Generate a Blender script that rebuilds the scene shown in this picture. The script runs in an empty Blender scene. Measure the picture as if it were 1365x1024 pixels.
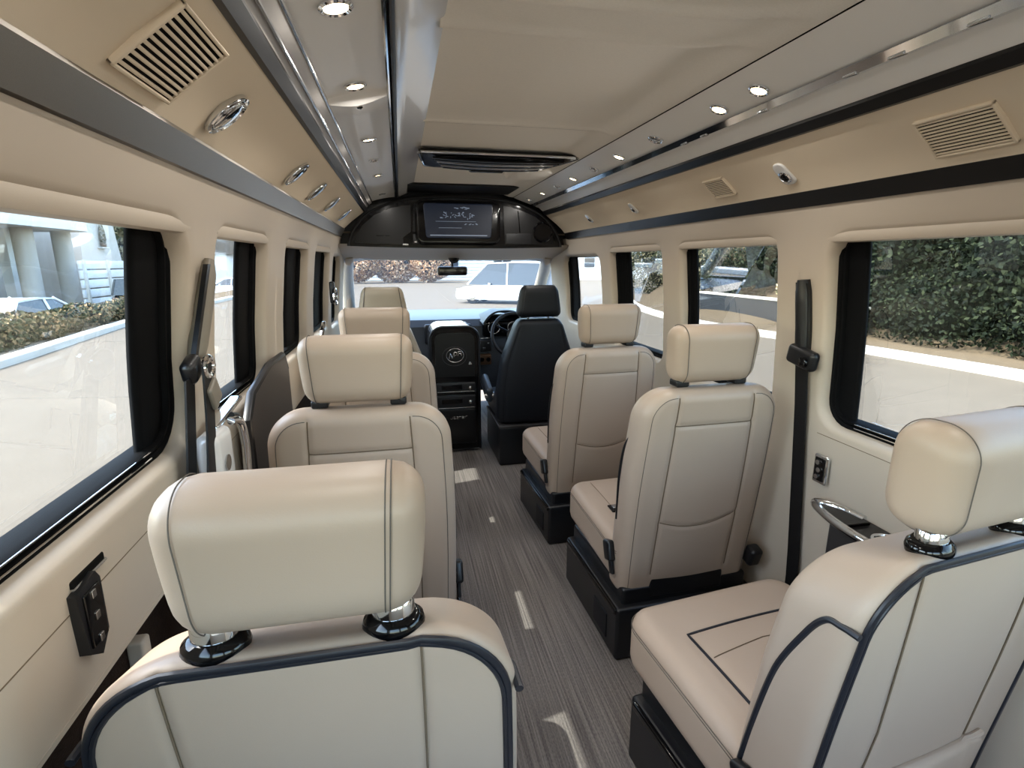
import bpy, math, random
import numpy as np
from mathutils import Vector, Matrix
random.seed(7)
rng = np.random.default_rng(7)
scn = bpy.context.scene
COL = scn.collection
R = math.radians

# ------------------------------------------------------------------ camera
cam_d = bpy.data.cameras.new('camera'); cam = bpy.data.objects.new('camera', cam_d); COL.objects.link(cam)
cam.location = (-.42, 0, 1.40)
cam_d.sensor_width = 36; cam_d.lens = 700/1365*36; cam_d.clip_start = .02; cam_d.clip_end = 400
cam.rotation_euler = (R(90-13.108), 0, R(-11.827))
scn.camera = cam

# ------------------------------------------------------------------ world, sun, exposure
SUN_EL, SUN_TO = 54.5, (-0.52, -0.145)
w = bpy.data.worlds.new('sky'); scn.world = w; w.use_nodes = True
nt = w.node_tree; nt.nodes.clear()
sky = nt.nodes.new('ShaderNodeTexSky'); sky.sky_type = 'NISHITA'; sky.sun_disc = False
sky.sun_elevation = R(SUN_EL); sky.sun_rotation = math.atan2(SUN_TO[0], SUN_TO[1]); sky.dust_density = 2.0; sky.air_density = 1.2
bg = nt.nodes.new('ShaderNodeBackground'); bg.inputs['Strength'].default_value = 1.2
wo = nt.nodes.new('ShaderNodeOutputWorld')
nt.links.new(sky.outputs[0], bg.inputs[0]); nt.links.new(bg.outputs[0], wo.inputs[0])
sd = bpy.data.lights.new('sun', 'SUN'); sd.energy = 6.0; sd.angle = R(.6); sd.color = (1, .95, .86)
sun = bpy.data.objects.new('sun', sd); COL.objects.link(sun)
sun.rotation_euler = Vector((SUN_TO[0], SUN_TO[1], math.tan(R(SUN_EL))*math.hypot(*SUN_TO))).to_track_quat('Z', 'Y').to_euler()
sun.location = (-8, 0, 12)
vs = scn.view_settings
vs.view_transform = 'Standard'; vs.look = 'None'; vs.gamma = 1; vs.use_curve_mapping = False; vs.exposure = 0.70
scn.cycles.use_denoising = True
scn.cycles.max_bounces = 14; scn.cycles.diffuse_bounces = 8; scn.cycles.glossy_bounces = 4
scn.cycles.transmission_bounces = 8; scn.cycles.transparent_max_bounces = 16
scn.cycles.caustics_reflective = False; scn.cycles.caustics_refractive = False
scn.cycles.sample_clamp_indirect = 6
LAMP_W = 1.0

# ------------------------------------------------------------------ materials
def lin(c):
    return tuple(((v/255)/12.92 if v/255 <= .04045 else ((v/255+.055)/1.055)**2.4) for v in c[:3]) + (1,)
MATS = {}
def M(name, col, rough=.5, metal=0, spec=.5, bump=None, var=None, coat=0, stretch=None, aniso=0):
    m = bpy.data.materials.new(name); m.use_nodes = True; n = m.node_tree.nodes; l = m.node_tree.links
    b = n['Principled BSDF']
    b.inputs['Roughness'].default_value = rough; b.inputs['Metallic'].default_value = metal
    b.inputs['Specular IOR Level'].default_value = spec; b.inputs['Coat Weight'].default_value = coat
    b.inputs['Base Color'].default_value = lin(col)
    tc = n.new('ShaderNodeTexCoord'); src = tc.outputs['Object']
    if stretch:
        mp = n.new('ShaderNodeMapping'); mp.inputs['Scale'].default_value = stretch
        l.new(src, mp.inputs[0]); src = mp.outputs[0]
    if var is None: var = (6, .06)
    nz = n.new('ShaderNodeTexNoise'); nz.inputs['Scale'].default_value = var[0]; nz.inputs['Detail'].default_value = 4
    l.new(src, nz.inputs['Vector'])
    mx = n.new('ShaderNodeMix'); mx.data_type = 'RGBA'
    c = lin(col); a = var[1]
    mx.inputs[6].default_value = tuple(max(0, v*(1-a)) for v in c[:3])+(1,)
    mx.inputs[7].default_value = tuple(min(1, v*(1+a)) for v in c[:3])+(1,)
    l.new(nz.outputs[0], mx.inputs[0]); l.new(mx.outputs[2], b.inputs['Base Color'])
    if bump:
        bn = n.new('ShaderNodeTexNoise'); bn.inputs['Scale'].default_value = bump[0]; bn.inputs['Detail'].default_value = 3
        l.new(src, bn.inputs['Vector'])
        bp = n.new('ShaderNodeBump'); bp.inputs['Strength'].default_value = bump[1]; bp.inputs['Distance'].default_value = bump[2]
        l.new(bn.outputs[0], bp.inputs['Height']); l.new(bp.outputs[0], b.inputs['Normal'])
    MATS[name] = m
    return m
def glass(name, tint, refl=.04):
    m = bpy.data.materials.new(name); m.use_nodes = True; n = m.node_tree.nodes; l = m.node_tree.links; n.clear()
    o = n.new('ShaderNodeOutputMaterial'); mix = n.new('ShaderNodeMixShader')
    t = n.new('ShaderNodeBsdfTransparent'); t.inputs[0].default_value = tint+(1,)
    g = n.new('ShaderNodeBsdfGlossy'); g.inputs['Roughness'].default_value = .01; g.inputs[0].default_value = (.9, .95, 1, 1)
    fr = n.new('ShaderNodeFresnel'); fr.inputs[0].default_value = 1.4
    ml = n.new('ShaderNodeMath'); ml.operation = 'MULTIPLY'; ml.inputs[1].default_value = refl/.04*.28; ml.use_clamp = True
    l.new(fr.outputs[0], ml.inputs[0]); l.new(ml.outputs[0], mix.inputs[0])
    l.new(t.outputs[0], mix.inputs[1]); l.new(g.outputs[0], mix.inputs[2]); l.new(mix.outputs[0], o.inputs[0])
    MATS[name] = m
def emis(name, col, s):
    m = bpy.data.materials.new(name); m.use_nodes = True; b = m.node_tree.nodes['Principled BSDF']
    b.inputs['Base Color'].default_value = lin(col); b.inputs['Emission Color'].default_value = lin(col)
    b.inputs['Emission Strength'].default_value = s; b.inputs['Roughness'].default_value = .3
    MATS[name] = m

M('leather', (170, 152, 135), .42, spec=.45, bump=(520, .12, .0008), var=(5, .04))
M('leather_driver', (150, 138, 120), .45, spec=.4, bump=(520, .12, .0008), var=(5, .05))
M('trim', (188, 176, 160), .5, spec=.4, bump=(420, .06, .0006), var=(2, .03))
M('headliner', (240, 235, 226), .95, spec=.15, bump=(700, .25, .001), var=(300, .06))
M('overhead', (220, 205, 182), .8, spec=.2, bump=(600, .18, .0008), var=(3, .03))
M('lightpanel', (241, 239, 235), .32, spec=.5, var=(2, .03))
M('greyroll', (168, 163, 158), .4, spec=.5, var=(2, .03))
M('white_gloss', (225, 224, 222), .15, spec=.6, coat=.4, var=(2, .02))
M('chrome', (225, 228, 232), .08, metal=1, var=(3, .03))
M('satin_chrome', (190, 190, 190), .25, metal=1, var=(3, .05))
M('brushed', (152, 147, 140), .38, metal=.9, var=(90, .25), stretch=(.15, 30, 30))
M('black_rail', (16, 16, 17), .35, spec=.4, var=(4, .1))
M('black_gloss', (7, 7, 9), .10, spec=.4, coat=0, var=(3, .1))
M('black_smoke', (20, 20, 21), .28, spec=.3, var=(3, .15))
M('black_plastic', (20, 21, 24), .32, spec=.45, bump=(900, .1, .0004), var=(12, .12))
M('black_vinyl', (14, 17, 23), .5, spec=.35, bump=(500, .15, .0008), var=(7, .12))
M('rubber', (8, 9, 11), .7, spec=.10, var=(8, .15))
M('piping', (27, 29, 36), .4, spec=.45, var=(40, .1))
M('thread', (104, 90, 74), .8, spec=.1, var=(30, .1))
M('thread_grey', (96, 90, 84), .7, spec=.1, var=(30, .1))
M('belt', (15, 15, 17), .55, spec=.35, bump=(900, .2, .0005), var=(60, .15))
M('belt_cover', (128, 121, 110), .4, spec=.4, var=(8, .1))
M('dark_carpet', (44, 34, 28), .95, spec=.1, bump=(260, .6, .004), var=(60, .3))
M('dark_panel', (52, 50, 50), .45, spec=.4, var=(6, .08))
M('dash', (40, 46, 54), .45, spec=.45, bump=(500, .15, .001), var=(5, .1))
M('wood', (92, 66, 44), .3, spec=.5, var=(24, .4), stretch=(1, 6, 6))
M('slot', (12, 11, 10), .8, spec=.1, var=(5, .05))
M('ground', (96, 87, 75), .9, spec=.15, bump=(30, .3, .01), var=(2.2, .10))
M('kerb', (190, 184, 172), .85, spec=.2, bump=(40, .3, .01), var=(5, .1))
M('soil', (92, 80, 64), .95, spec=.1, bump=(25, .5, .02), var=(6, .2))
M('joint', (96, 90, 82), .9, spec=.1, var=(5, .1))
M('stucco', (176, 170, 160), .9, spec=.15, bump=(60, .2, .01), var=(1.5, .08))
M('stucco_white', (206, 205, 200), .85, spec=.2, bump=(60, .2, .01), var=(1, .05))
M('stone_dark', (98, 92, 84), .9, spec=.15, bump=(20, .5, .03), var=(5, .3))
M('wall_grey', (44, 47, 50), .9, spec=.15, bump=(30, .3, .01), var=(3, .15))
M('win_dark', (30, 36, 44), .1, spec=.6, var=(1, .2))
M('car_white', (215, 218, 222), .2, spec=.5, coat=.6, var=(1, .02))
M('car_dark', (28, 32, 38), .2, spec=.5, coat=.6, var=(1, .05))
M('car_glass', (18, 24, 30), .05, spec=.7, var=(1, .1))
M('tyre', (22, 22, 22), .8, spec=.2, var=(10, .1))
M('bark', (84, 68, 52), .9, spec=.1, bump=(30, .6, .02), var=(10, .25))
M('clad', (196, 200, 200), .8, spec=.2, var=(3, .06))
glass('glass', (.93, .96, .95)); glass('glass_tint', (.80, .83, .82), .05)
emis('lamp_glow', (255, 226, 176), 9); emis('screen', (10, 18, 32), .5); emis('glyph', (120, 132, 150), .35)
def leafmat(name, c1, c2, c3):
    m = bpy.data.materials.new(name); m.use_nodes = True; n = m.node_tree.nodes; l = m.node_tree.links
    b = n['Principled BSDF']; b.inputs['Roughness'].default_value = .75; b.inputs['Specular IOR Level'].default_value = .15
    g = n.new('ShaderNodeNewGeometry'); r = n.new('ShaderNodeValToRGB')
    r.color_ramp.elements[0].color = lin(c1); r.color_ramp.elements[1].color = lin(c3)
    e = r.color_ramp.elements.new(.55); e.color = lin(c2)
    l.new(g.outputs['Random Per Island'], r.inputs[0]); l.new(r.outputs[0], b.inputs['Base Color'])
    MATS[name] = m
leafmat('leaf_hedge', (34, 42, 22), (70, 70, 42), (152, 124, 90))
leafmat('leaf_ivy', (10, 16, 8), (20, 28, 15), (48, 54, 34))
leafmat('leaf_tree', (34, 42, 25), (64, 66, 43), (132, 122, 98))
leafmat('leaf_dry', (120, 84, 52), (164, 126, 90), (206, 178, 146))
leafmat('leaf_flower', (60, 78, 44), (190, 170, 128), (232, 212, 172))
# carpet: ribs running along the aisle, with a fine weave
def carpet():
    m = M('carpet', (104, 98, 94), .95, spec=.15, var=(5, .05)); n = m.node_tree.nodes; l = m.node_tree.links
    b = n['Principled BSDF']; tc = n.new('ShaderNodeTexCoord')
    def stretched(sc, nsc):
        mp = n.new('ShaderNodeMapping'); mp.inputs['Scale'].default_value = sc
        t = n.new('ShaderNodeTexNoise'); t.inputs['Scale'].default_value = nsc; t.inputs['Detail'].default_value = 3
        l.new(tc.outputs['Object'], mp.inputs[0]); l.new(mp.outputs[0], t.inputs['Vector']); return t
    a = stretched((1, .012, 1), 170); c = stretched((1, .25, 1), 420)
    mul = n.new('ShaderNodeMath'); mul.operation = 'ADD'; l.new(a.outputs[0], mul.inputs[0])
    hs = n.new('ShaderNodeMath'); hs.operation = 'MULTIPLY'; hs.inputs[1].default_value = .6; l.new(c.outputs[0], hs.inputs[0]); l.new(hs.outputs[0], mul.inputs[1])
    r = n.new('ShaderNodeValToRGB'); r.color_ramp.elements[0].position = .55; r.color_ramp.elements[1].position = 1.05
    r.color_ramp.elements[0].color = lin((80, 76, 75)); r.color_ramp.elements[1].color = lin((130, 124, 120))
    l.new(mul.outputs[0], r.inputs[0]); l.new(r.outputs[0], b.inputs['Base Color'])
    bp = n.new('ShaderNodeBump'); bp.inputs['Strength'].default_value = .5; bp.inputs['Distance'].default_value = .003
    l.new(mul.outputs[0], bp.inputs['Height']); l.new(bp.outputs[0], b.inputs['Normal'])
carpet()

# ------------------------------------------------------------------ mesh helpers
def ob(name, V, F, mat, parent=None, smooth=True, angle=40):
    me = bpy.data.meshes.new(name)
    me.from_pydata([tuple(map(float, v)) for v in V], [], [tuple(int(i) for i in f) for f in F])
    me.validate(); me.update()
    if smooth and len(me.polygons):
        me.polygons.foreach_set('use_smooth', [True]*len(me.polygons))
        if angle: me.set_sharp_from_angle(angle=R(angle))
    me.materials.append(MATS[mat])
    o = bpy.data.objects.new(name, me); COL.objects.link(o)
    if parent: o.parent = parent
    return o
def empty(name, loc=(0, 0, 0), rot=(0, 0, 0), parent=None):
    o = bpy.data.objects.new(name, None); COL.objects.link(o); o.location = loc; o.rotation_euler = rot
    o.empty_display_size = .05
    if parent: o.parent = parent
    return o
def tag(o, label, cat, group=None):
    o['label'] = label; o['category'] = cat
    if group: o['group'] = group
    return o
def struct(o, label=None):
    o['kind'] = 'structure'
    if label: o['label'] = label
    return o
class MB:
    def __init__(s): s.V = []; s.F = []
    def add(s, VF):
        V, F = VF; n = len(s.V); s.V += [tuple(v) for v in V]; s.F += [tuple(i+n for i in f) for f in F]; return s
    def build(s, name, mat, parent=None, smooth=True, angle=40): return ob(name, s.V, s.F, mat, parent, smooth, angle)
def gridfaces(nu, nv, off=0, flip=False):
    i, j = np.meshgrid(np.arange(nu-1), np.arange(nv-1), indexing='ij')
    a = (i*nv+j).ravel()+off
    f = np.stack([a, a+nv, a+nv+1, a+1], 1)
    return f[:, ::-1] if flip else f
def tube(pts, rad, seg=8, closed=False, flat=1.0):
    P = np.array(pts, float); n = len(P); V = []; F = []
    up = np.array([0, 0, 1.])
    rads = np.broadcast_to(rad, n)
    prev = None
    for i in range(n):
        t = P[(i+1) % n]-P[i-1] if closed else P[min(i+1, n-1)]-P[max(i-1, 0)]
        t = t/(np.linalg.norm(t)+1e-12)
        if prev is None:
            a = np.cross(t, up)
            if np.linalg.norm(a) < .1: a = np.cross(t, [1, 0, 0])
        else: a = prev-t*(prev@t)
        a = a/(np.linalg.norm(a)+1e-12); b = np.cross(t, a); prev = a
        for k in range(seg):
            an = 2*math.pi*k/seg
            V.append(P[i]+rads[i]*(a*math.cos(an)+b*flat*math.sin(an)))
    m = n if closed else n-1
    for i in range(m):
        for k in range(seg):
            j = (i+1) % n
            F.append((i*seg+k, i*seg+(k+1) % seg, j*seg+(k+1) % seg, j*seg+k))
    if not closed:
        F.append(tuple(range(seg))[::-1]); F.append(tuple((n-1)*seg+k for k in range(seg)))
    return V, F
def box(c, s, r=0.0, n=3, rot=None):
    """bevelled box as arrays"""
    h = np.array(s, float)/2; r = min(r, h.min()*.98)
    if r <= 0:
        V = [(x*h[0], y*h[1], z*h[2]) for x in (-1, 1) for y in (-1, 1) for z in (-1, 1)]
        F = [(0, 1, 3, 2), (4, 6, 7, 5), (0, 4, 5, 1), (2, 3, 7, 6), (0, 2, 6, 4), (1, 5, 7, 3)]
        V = np.array(V)
    else:
        ax = []
        for k in range(3):
            t = np.tan(np.linspace(-math.pi/4, math.pi/4, 2*n+1))
            lo = -h[k]+r*(1+t[:n+1]); hi = h[k]-r+r*(1+t[n:]) - r
            hi = h[k]-r+r*t[n:]; lo = -h[k]+r+r*t[:n+1]
            ax.append(np.concatenate([lo, hi]))
        nn = 2*n+2; idx = {}; V = []; F = []
        def vid(i, j, k):
            key = (i, j, k)
            if key not in idx:
                p = np.array([ax[0][i], ax[1][j], ax[2][k]]); q = np.clip(p, -(h-r), h-r); d = p-q
                # project surface lattice onto the rounded box
                e = [(-1 if v == 0 else 1 if v == nn-1 else 0) for v in key]
                p2 = q+r*d/(np.linalg.norm(d)+1e-12)
                idx[key] = len(V); V.append(p2)
            return idx[key]
        L = nn-1
        for i in range(L):
            for j in range(L):
                F += [(vid(i, j, 0), vid(i, j+1, 0), vid(i+1, j+1, 0), vid(i+1, j, 0)),
                      (vid(i, j, L), vid(i+1, j, L), vid(i+1, j+1, L), vid(i, j+1, L)),
                      (vid(i, 0, j), vid(i+1, 0, j), vid(i+1, 0, j+1), vid(i, 0, j+1)),
                      (vid(i, L, j), vid(i, L, j+1), vid(i+1, L, j+1), vid(i+1, L, j)),
                      (vid(0, i, j), vid(0, i, j+1), vid(0, i+1, j+1), vid(0, i+1, j)),
                      (vid(L, i, j), vid(L, i+1, j), vid(L, i+1, j+1), vid(L, i, j+1))]
        V = np.array(V)
    if rot is not None:
        m = np.array(Matrix.Rotation(rot[1], 3, rot[0])); V = V@m.T
    return V+np.array(c, float), F
def lathe(prof, seg=24, c=(0, 0, 0), axis='Z', sc=(1, 1)):
    V = []; F = []; n = len(prof)
    for k in range(seg):
        a = 2*math.pi*k/seg
        for (r, z) in prof:
            x, y = r*math.cos(a)*sc[0], r*math.sin(a)*sc[1]
            p = (x, y, z) if axis == 'Z' else (x, z, y) if axis == 'Y' else (z, x, y)
            V.append((p[0]+c[0], p[1]+c[1], p[2]+c[2]))
    for k in range(seg):
        k2 = (k+1) % seg
        for i in range(n-1): F.append((k*n+i, k2*n+i, k2*n+i+1, k*n+i+1))
    F.append(tuple(k*n for k in range(seg))[::-1]); F.append(tuple(k*n+n-1 for k in range(seg)))
    return V, F
def prism(poly, a0, a1, plane='XZ'):
    """extrude a 2-D polygon along the third axis"""
    n = len(poly); V = []
    for a in (a0, a1):
        for (u, v) in poly:
            V.append((u, a, v) if plane == 'XZ' else (a, u, v) if plane == 'YZ' else (u, v, a))
    F = [(i, (i+1) % n, n+(i+1) % n, n+i) for i in range(n)]
    F += [tuple(range(n))[::-1], tuple(range(n, 2*n))]
    return V, F
def sheet(prof, y0, y1, th=.008, outward=(0, 0, 1), ny=2):
    """open profile (x,z) extruded along y, given thickness away from the cabin"""
    P = np.array(prof, float); n = len(P)
    T = np.gradient(P, axis=0); N = np.stack([-T[:, 1], T[:, 0]], 1); N /= np.linalg.norm(N, axis=1)[:, None]
    if (N@np.array([outward[0], outward[2]])).sum() < 0: N = -N
    Q = P+N*th
    poly = [tuple(p) for p in P]+[tuple(q) for q in Q[::-1]]
    return prism(poly, y0, y1)
def rrect(y0, y1, z0, z1, r, k=6, ns=10):
    """rounded rectangle loop + straight-side samples; returns points and a kind list for matching with a cell"""
    pts = []; tags_ = []
    cs = [(y1-r, z1-r, 0), (y0+r, z1-r, 90), (y0+r, z0+r, 180), (y1-r, z0+r, 270)]
    for ci, (cy, cz, a0) in enumerate(cs):
        for i in range(k+1):
            a = R(a0+90*i/k); pts.append((cy+r*math.cos(a), cz+r*math.sin(a))); tags_.append((ci, i/k))
        ny_, nz_, na = cs[(ci+1) % 4]
        e = pts[-1]; a = R(na); s = (ny_+r*math.cos(a), nz_+r*math.sin(a))
        for i in range(1, ns):
            t = i/ns; pts.append((e[0]+(s[0]-e[0])*t, e[1]+(s[1]-e[1])*t)); tags_.append((ci, None))
    return np.array(pts), tags_
def cellpts(P, tags_, Y0, Y1, Z0, Z1, k=6):
    out = []
    cor = [(Y1, Z1), (Y0, Z1), (Y0, Z0), (Y1, Z0)]
    first = {}
    for (p, t) in zip(P, tags_):
        if t[1] is not None: first.setdefault(t[0], []).append(p)
    for (p, (ci, t)) in zip(P, tags_):
        if t is None:
            out.append({0: (p[0], Z1), 1: (Y0, p[1]), 2: (p[0], Z0), 3: (Y1, p[1])}[ci]); continue
        s, e = first[ci][0], first[ci][-1]; C = cor[ci]
        S = (C[0], s[1]) if ci in (0, 2) else (s[0], C[1])
        E_ = (e[0], C[1]) if ci in (0, 2) else (C[0], e[1])
        out.append((S[0]+(C[0]-S[0])*t*2, S[1]+(C[1]-S[1])*t*2) if t <= .5 else (C[0]+(E_[0]-C[0])*(t*2-1), C[1]+(E_[1]-C[1])*(t*2-1)))
    return np.array(out)

class Plate:
    """padded plate: rounded-rectangle outline (half sizes ha, hb, corner R) in a/b, thickness 2*hc with edge fillet r,
    crowned faces; `put` maps (a,b,c) arrays to xyz"""
    def __init__(s, ha, hb, hc, Rc, r, put, crown=(0, 0), step=.012, grooves=(), gd=.004, gs=.007, bot=None):
        s.ha, s.hb, s.hc, s.R, s.r, s.put, s.crown, s.step = ha, hb, hc, min(Rc, ha, hb), r, put, crown, step
        s.grooves, s.gd, s.gs = grooves, gd, gs
        s.bot = s.R if bot is None else bot        # corner radius on the b<0 side
    def Rof(s, b): return np.where(np.asarray(b) >= 0, s.R, s.bot)
    def sd(s, a, b):
        Rr = s.Rof(b); qa = np.abs(a)-s.ha+Rr; qb = np.abs(b)-s.hb+Rr
        return np.hypot(np.maximum(qa, 0), np.maximum(qb, 0))+np.minimum(np.maximum(qa, qb), 0)-Rr
    def face(s, a, b, side, lift=0):
        a = np.asarray(a, float); b = np.asarray(b, float)
        e = np.clip(-s.sd(a, b), 0, None)
        f = np.where(e < s.r, np.sqrt(np.maximum(s.r**2-(s.r-np.minimum(e, s.r))**2, 0)), s.r)
        c = s.hc-s.r+f
        cr = s.crown[0 if side < 0 else 1]
        c = c+cr*np.maximum(1-(a/s.ha)**2, 0)*np.maximum(1-(b/s.hb)**2, 0)
        if side < 0:
            for g in s.grooves: c = c-s.gd*np.exp(-(pdist(a, b, g)/s.gs)**2)
        return s.put(a, b, (c+lift)*side)
    def ring(s, c, n=64, inset=0):
        pts = []
        for (sa, sb, a0) in ((1, 1, 0), (-1, 1, 90), (-1, -1, 180), (1, -1, 270)):
            Rr = s.R if sb > 0 else s.bot
            ca, cb = sa*(s.ha-Rr), sb*(s.hb-Rr)
            for t in np.linspace(0, 90, n//4): pts.append((ca+(Rr-inset)*math.cos(R(a0+t)), cb+(Rr-inset)*math.sin(R(a0+t))))
        q = np.array(pts); return s.put(q[:, 0], q[:, 1], np.full(len(q), c))
    def axis(s, h, Rr):
        k = np.linspace(0, 1, max(7, int(1.3*Rr/s.step)), endpoint=False)**1.35
        lo = -h+Rr*k
        fl = np.linspace(-h+Rr, h-Rr, max(3, int(2*(h-Rr)/s.step)+1))
        e = np.linspace(0, 1, 3)
        return np.concatenate([lo, fl, -lo[::-1]])
    def mesh(s):
        rm = max(min(s.R, s.bot), s.r*1.05)
        ua, ub = s.axis(s.ha, max(s.R, s.r)), s.axis(s.hb, max(s.R, s.r))
        A, B = np.meshgrid(ua, ub, indexing='ij')
        Rr = s.Rof(B)
        da = (np.abs(A)-(s.ha-Rr))/Rr; db = (np.abs(B)-(s.hb-Rr))/Rr
        m = (da > 0) & (db > 0)
        mx = np.maximum(da, db); nn = np.hypot(da, db)+1e-9
        A2 = np.where(m, np.sign(A)*(s.ha-Rr+Rr*da/nn*mx), A); B2 = np.where(m, np.sign(B)*(s.hb-Rr+Rr*db/nn*mx), B)
        nu, nv = A.shape
        V = np.concatenate([s.face(A2.ravel(), B2.ravel(), -1).reshape(-1, 3), s.face(A2.ravel(), B2.ravel(), 1).reshape(-1, 3)])
        F = [gridfaces(nu, nv), gridfaces(nu, nv, nu*nv, True)]
        # side strip
        bi = [(i, 0) for i in range(nu)]+[(nu-1, j) for j in range(1, nv)]+[(i, nv-1) for i in range(nu-2, -1, -1)]+[(0, j) for j in range(nv-2, 0, -1)]
        lo = np.array([i*nv+j for i, j in bi]); pa = A2[tuple(zip(*bi))]; pb = B2[tuple(zip(*bi))]
        rows = [lo]; mid = []
        for c in np.linspace(-(s.hc-s.r), s.hc-s.r, 7)[1:-1]:
            n0 = len(V)+sum(len(q) for q in mid); mid.append(s.put(pa, pb, np.full(len(pa), c))); rows.append(np.arange(len(pa))+n0)
        V = np.concatenate([V]+mid); rows.append(lo+nu*nv)
        n = len(lo)
        for r0, r1 in zip(rows[:-1], rows[1:]):
            F.append(np.stack([r0, r1, np.roll(r1, -1), np.roll(r0, -1)], 1))
        return V, np.concatenate(F)
    def build(s, name, mat, parent=None): V, F = s.mesh(); return ob(name, V, F, mat, parent, True, None)
def pdist(a, b, poly):
    a = np.asarray(a, float); b = np.asarray(b, float); d = np.full(a.shape, 1e9)
    for (p, q) in zip(poly[:-1], poly[1:]):
        vx, vy = q[0]-p[0], q[1]-p[1]; L = vx*vx+vy*vy+1e-12
        t = np.clip(((a-p[0])*vx+(b-p[1])*vy)/L, 0, 1)
        d = np.minimum(d, np.hypot(a-p[0]-t*vx, b-p[1]-t*vy))
    return d
def dens(poly, st=.015):
    out = []
    for (p, q) in zip(poly[:-1], poly[1:]):
        n = max(1, int(math.hypot(q[0]-p[0], q[1]-p[1])/st))
        out += [(p[0]+(q[0]-p[0])*i/n, p[1]+(q[1]-p[1])*i/n) for i in range(n)]
    return np.array(out+[poly[-1]])
def curve(pts, n=24):
    """Catmull-Rom through points"""
    P = np.array([pts[0]]+list(pts)+[pts[-1]], float); out = []
    for i in range(1, len(P)-2):
        for t in np.linspace(0, 1, max(3, n//(len(P)-3)), endpoint=False):
            p0, p1, p2, p3 = P[i-1:i+3]
            out.append(.5*((2*p1)+(-p0+p2)*t+(2*p0-5*p1+4*p2-p3)*t*t+(-p0+3*p1-3*p2+p3)*t**3))
    return np.array(out+[P[-2]])

# ------------------------------------------------------------------ cabin shell
Y_BACK, Y_CONS = -.95, 3.86
WZ = np.array([.0, .40, .78, .95, 1.2, 1.40, 1.48, 1.565]); WXR = np.array([.88, .885, .878, .874, .860, .838, .828, .806])
WXL = np.array([.90, .90, .89, .884, .866, .842, .830, .806])
def wx(z, s): return np.interp(z, WZ, WXR if s > 0 else WXL)
# floor
fl = struct(ob('floor', *prism([(-.98, -.03), (.98, -.03), (.98, 0), (-.98, 0)], Y_BACK, 5.2), 'carpet', smooth=False))
WIN = {  # side: list of (y0, y1, z0, z1, corner r, forward post width)
    1: [(-.62, 1.405, .875, 1.496, .10, .085), (1.60, 2.275, .865, 1.496, .07, .05), (2.425, 3.10, .88, 1.494, .07, .17), (3.255, 4.05, .93, 1.46, .09, .17)],
    -1: [(-.70, .36, .995, 1.496, .12, .06), (.50, 1.235, .995, 1.496, .12, .13), (1.375, 1.90, .985, 1.496, .08, .15), (2.16, 2.70, .985, 1.496, .08, .25), (2.90, 3.52, .985, 1.494, .08, .30), (3.66, 4.15, .95, 1.46, .08, .12)]}  # unseen pillar between first two left windows, added to keep sun off the seat
REV = [(0, 0), (.006, .0015), (.013, .006), (.019, .014), (.023, .026), (.025, .05), (.026, .07)]
wn = 0
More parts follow.
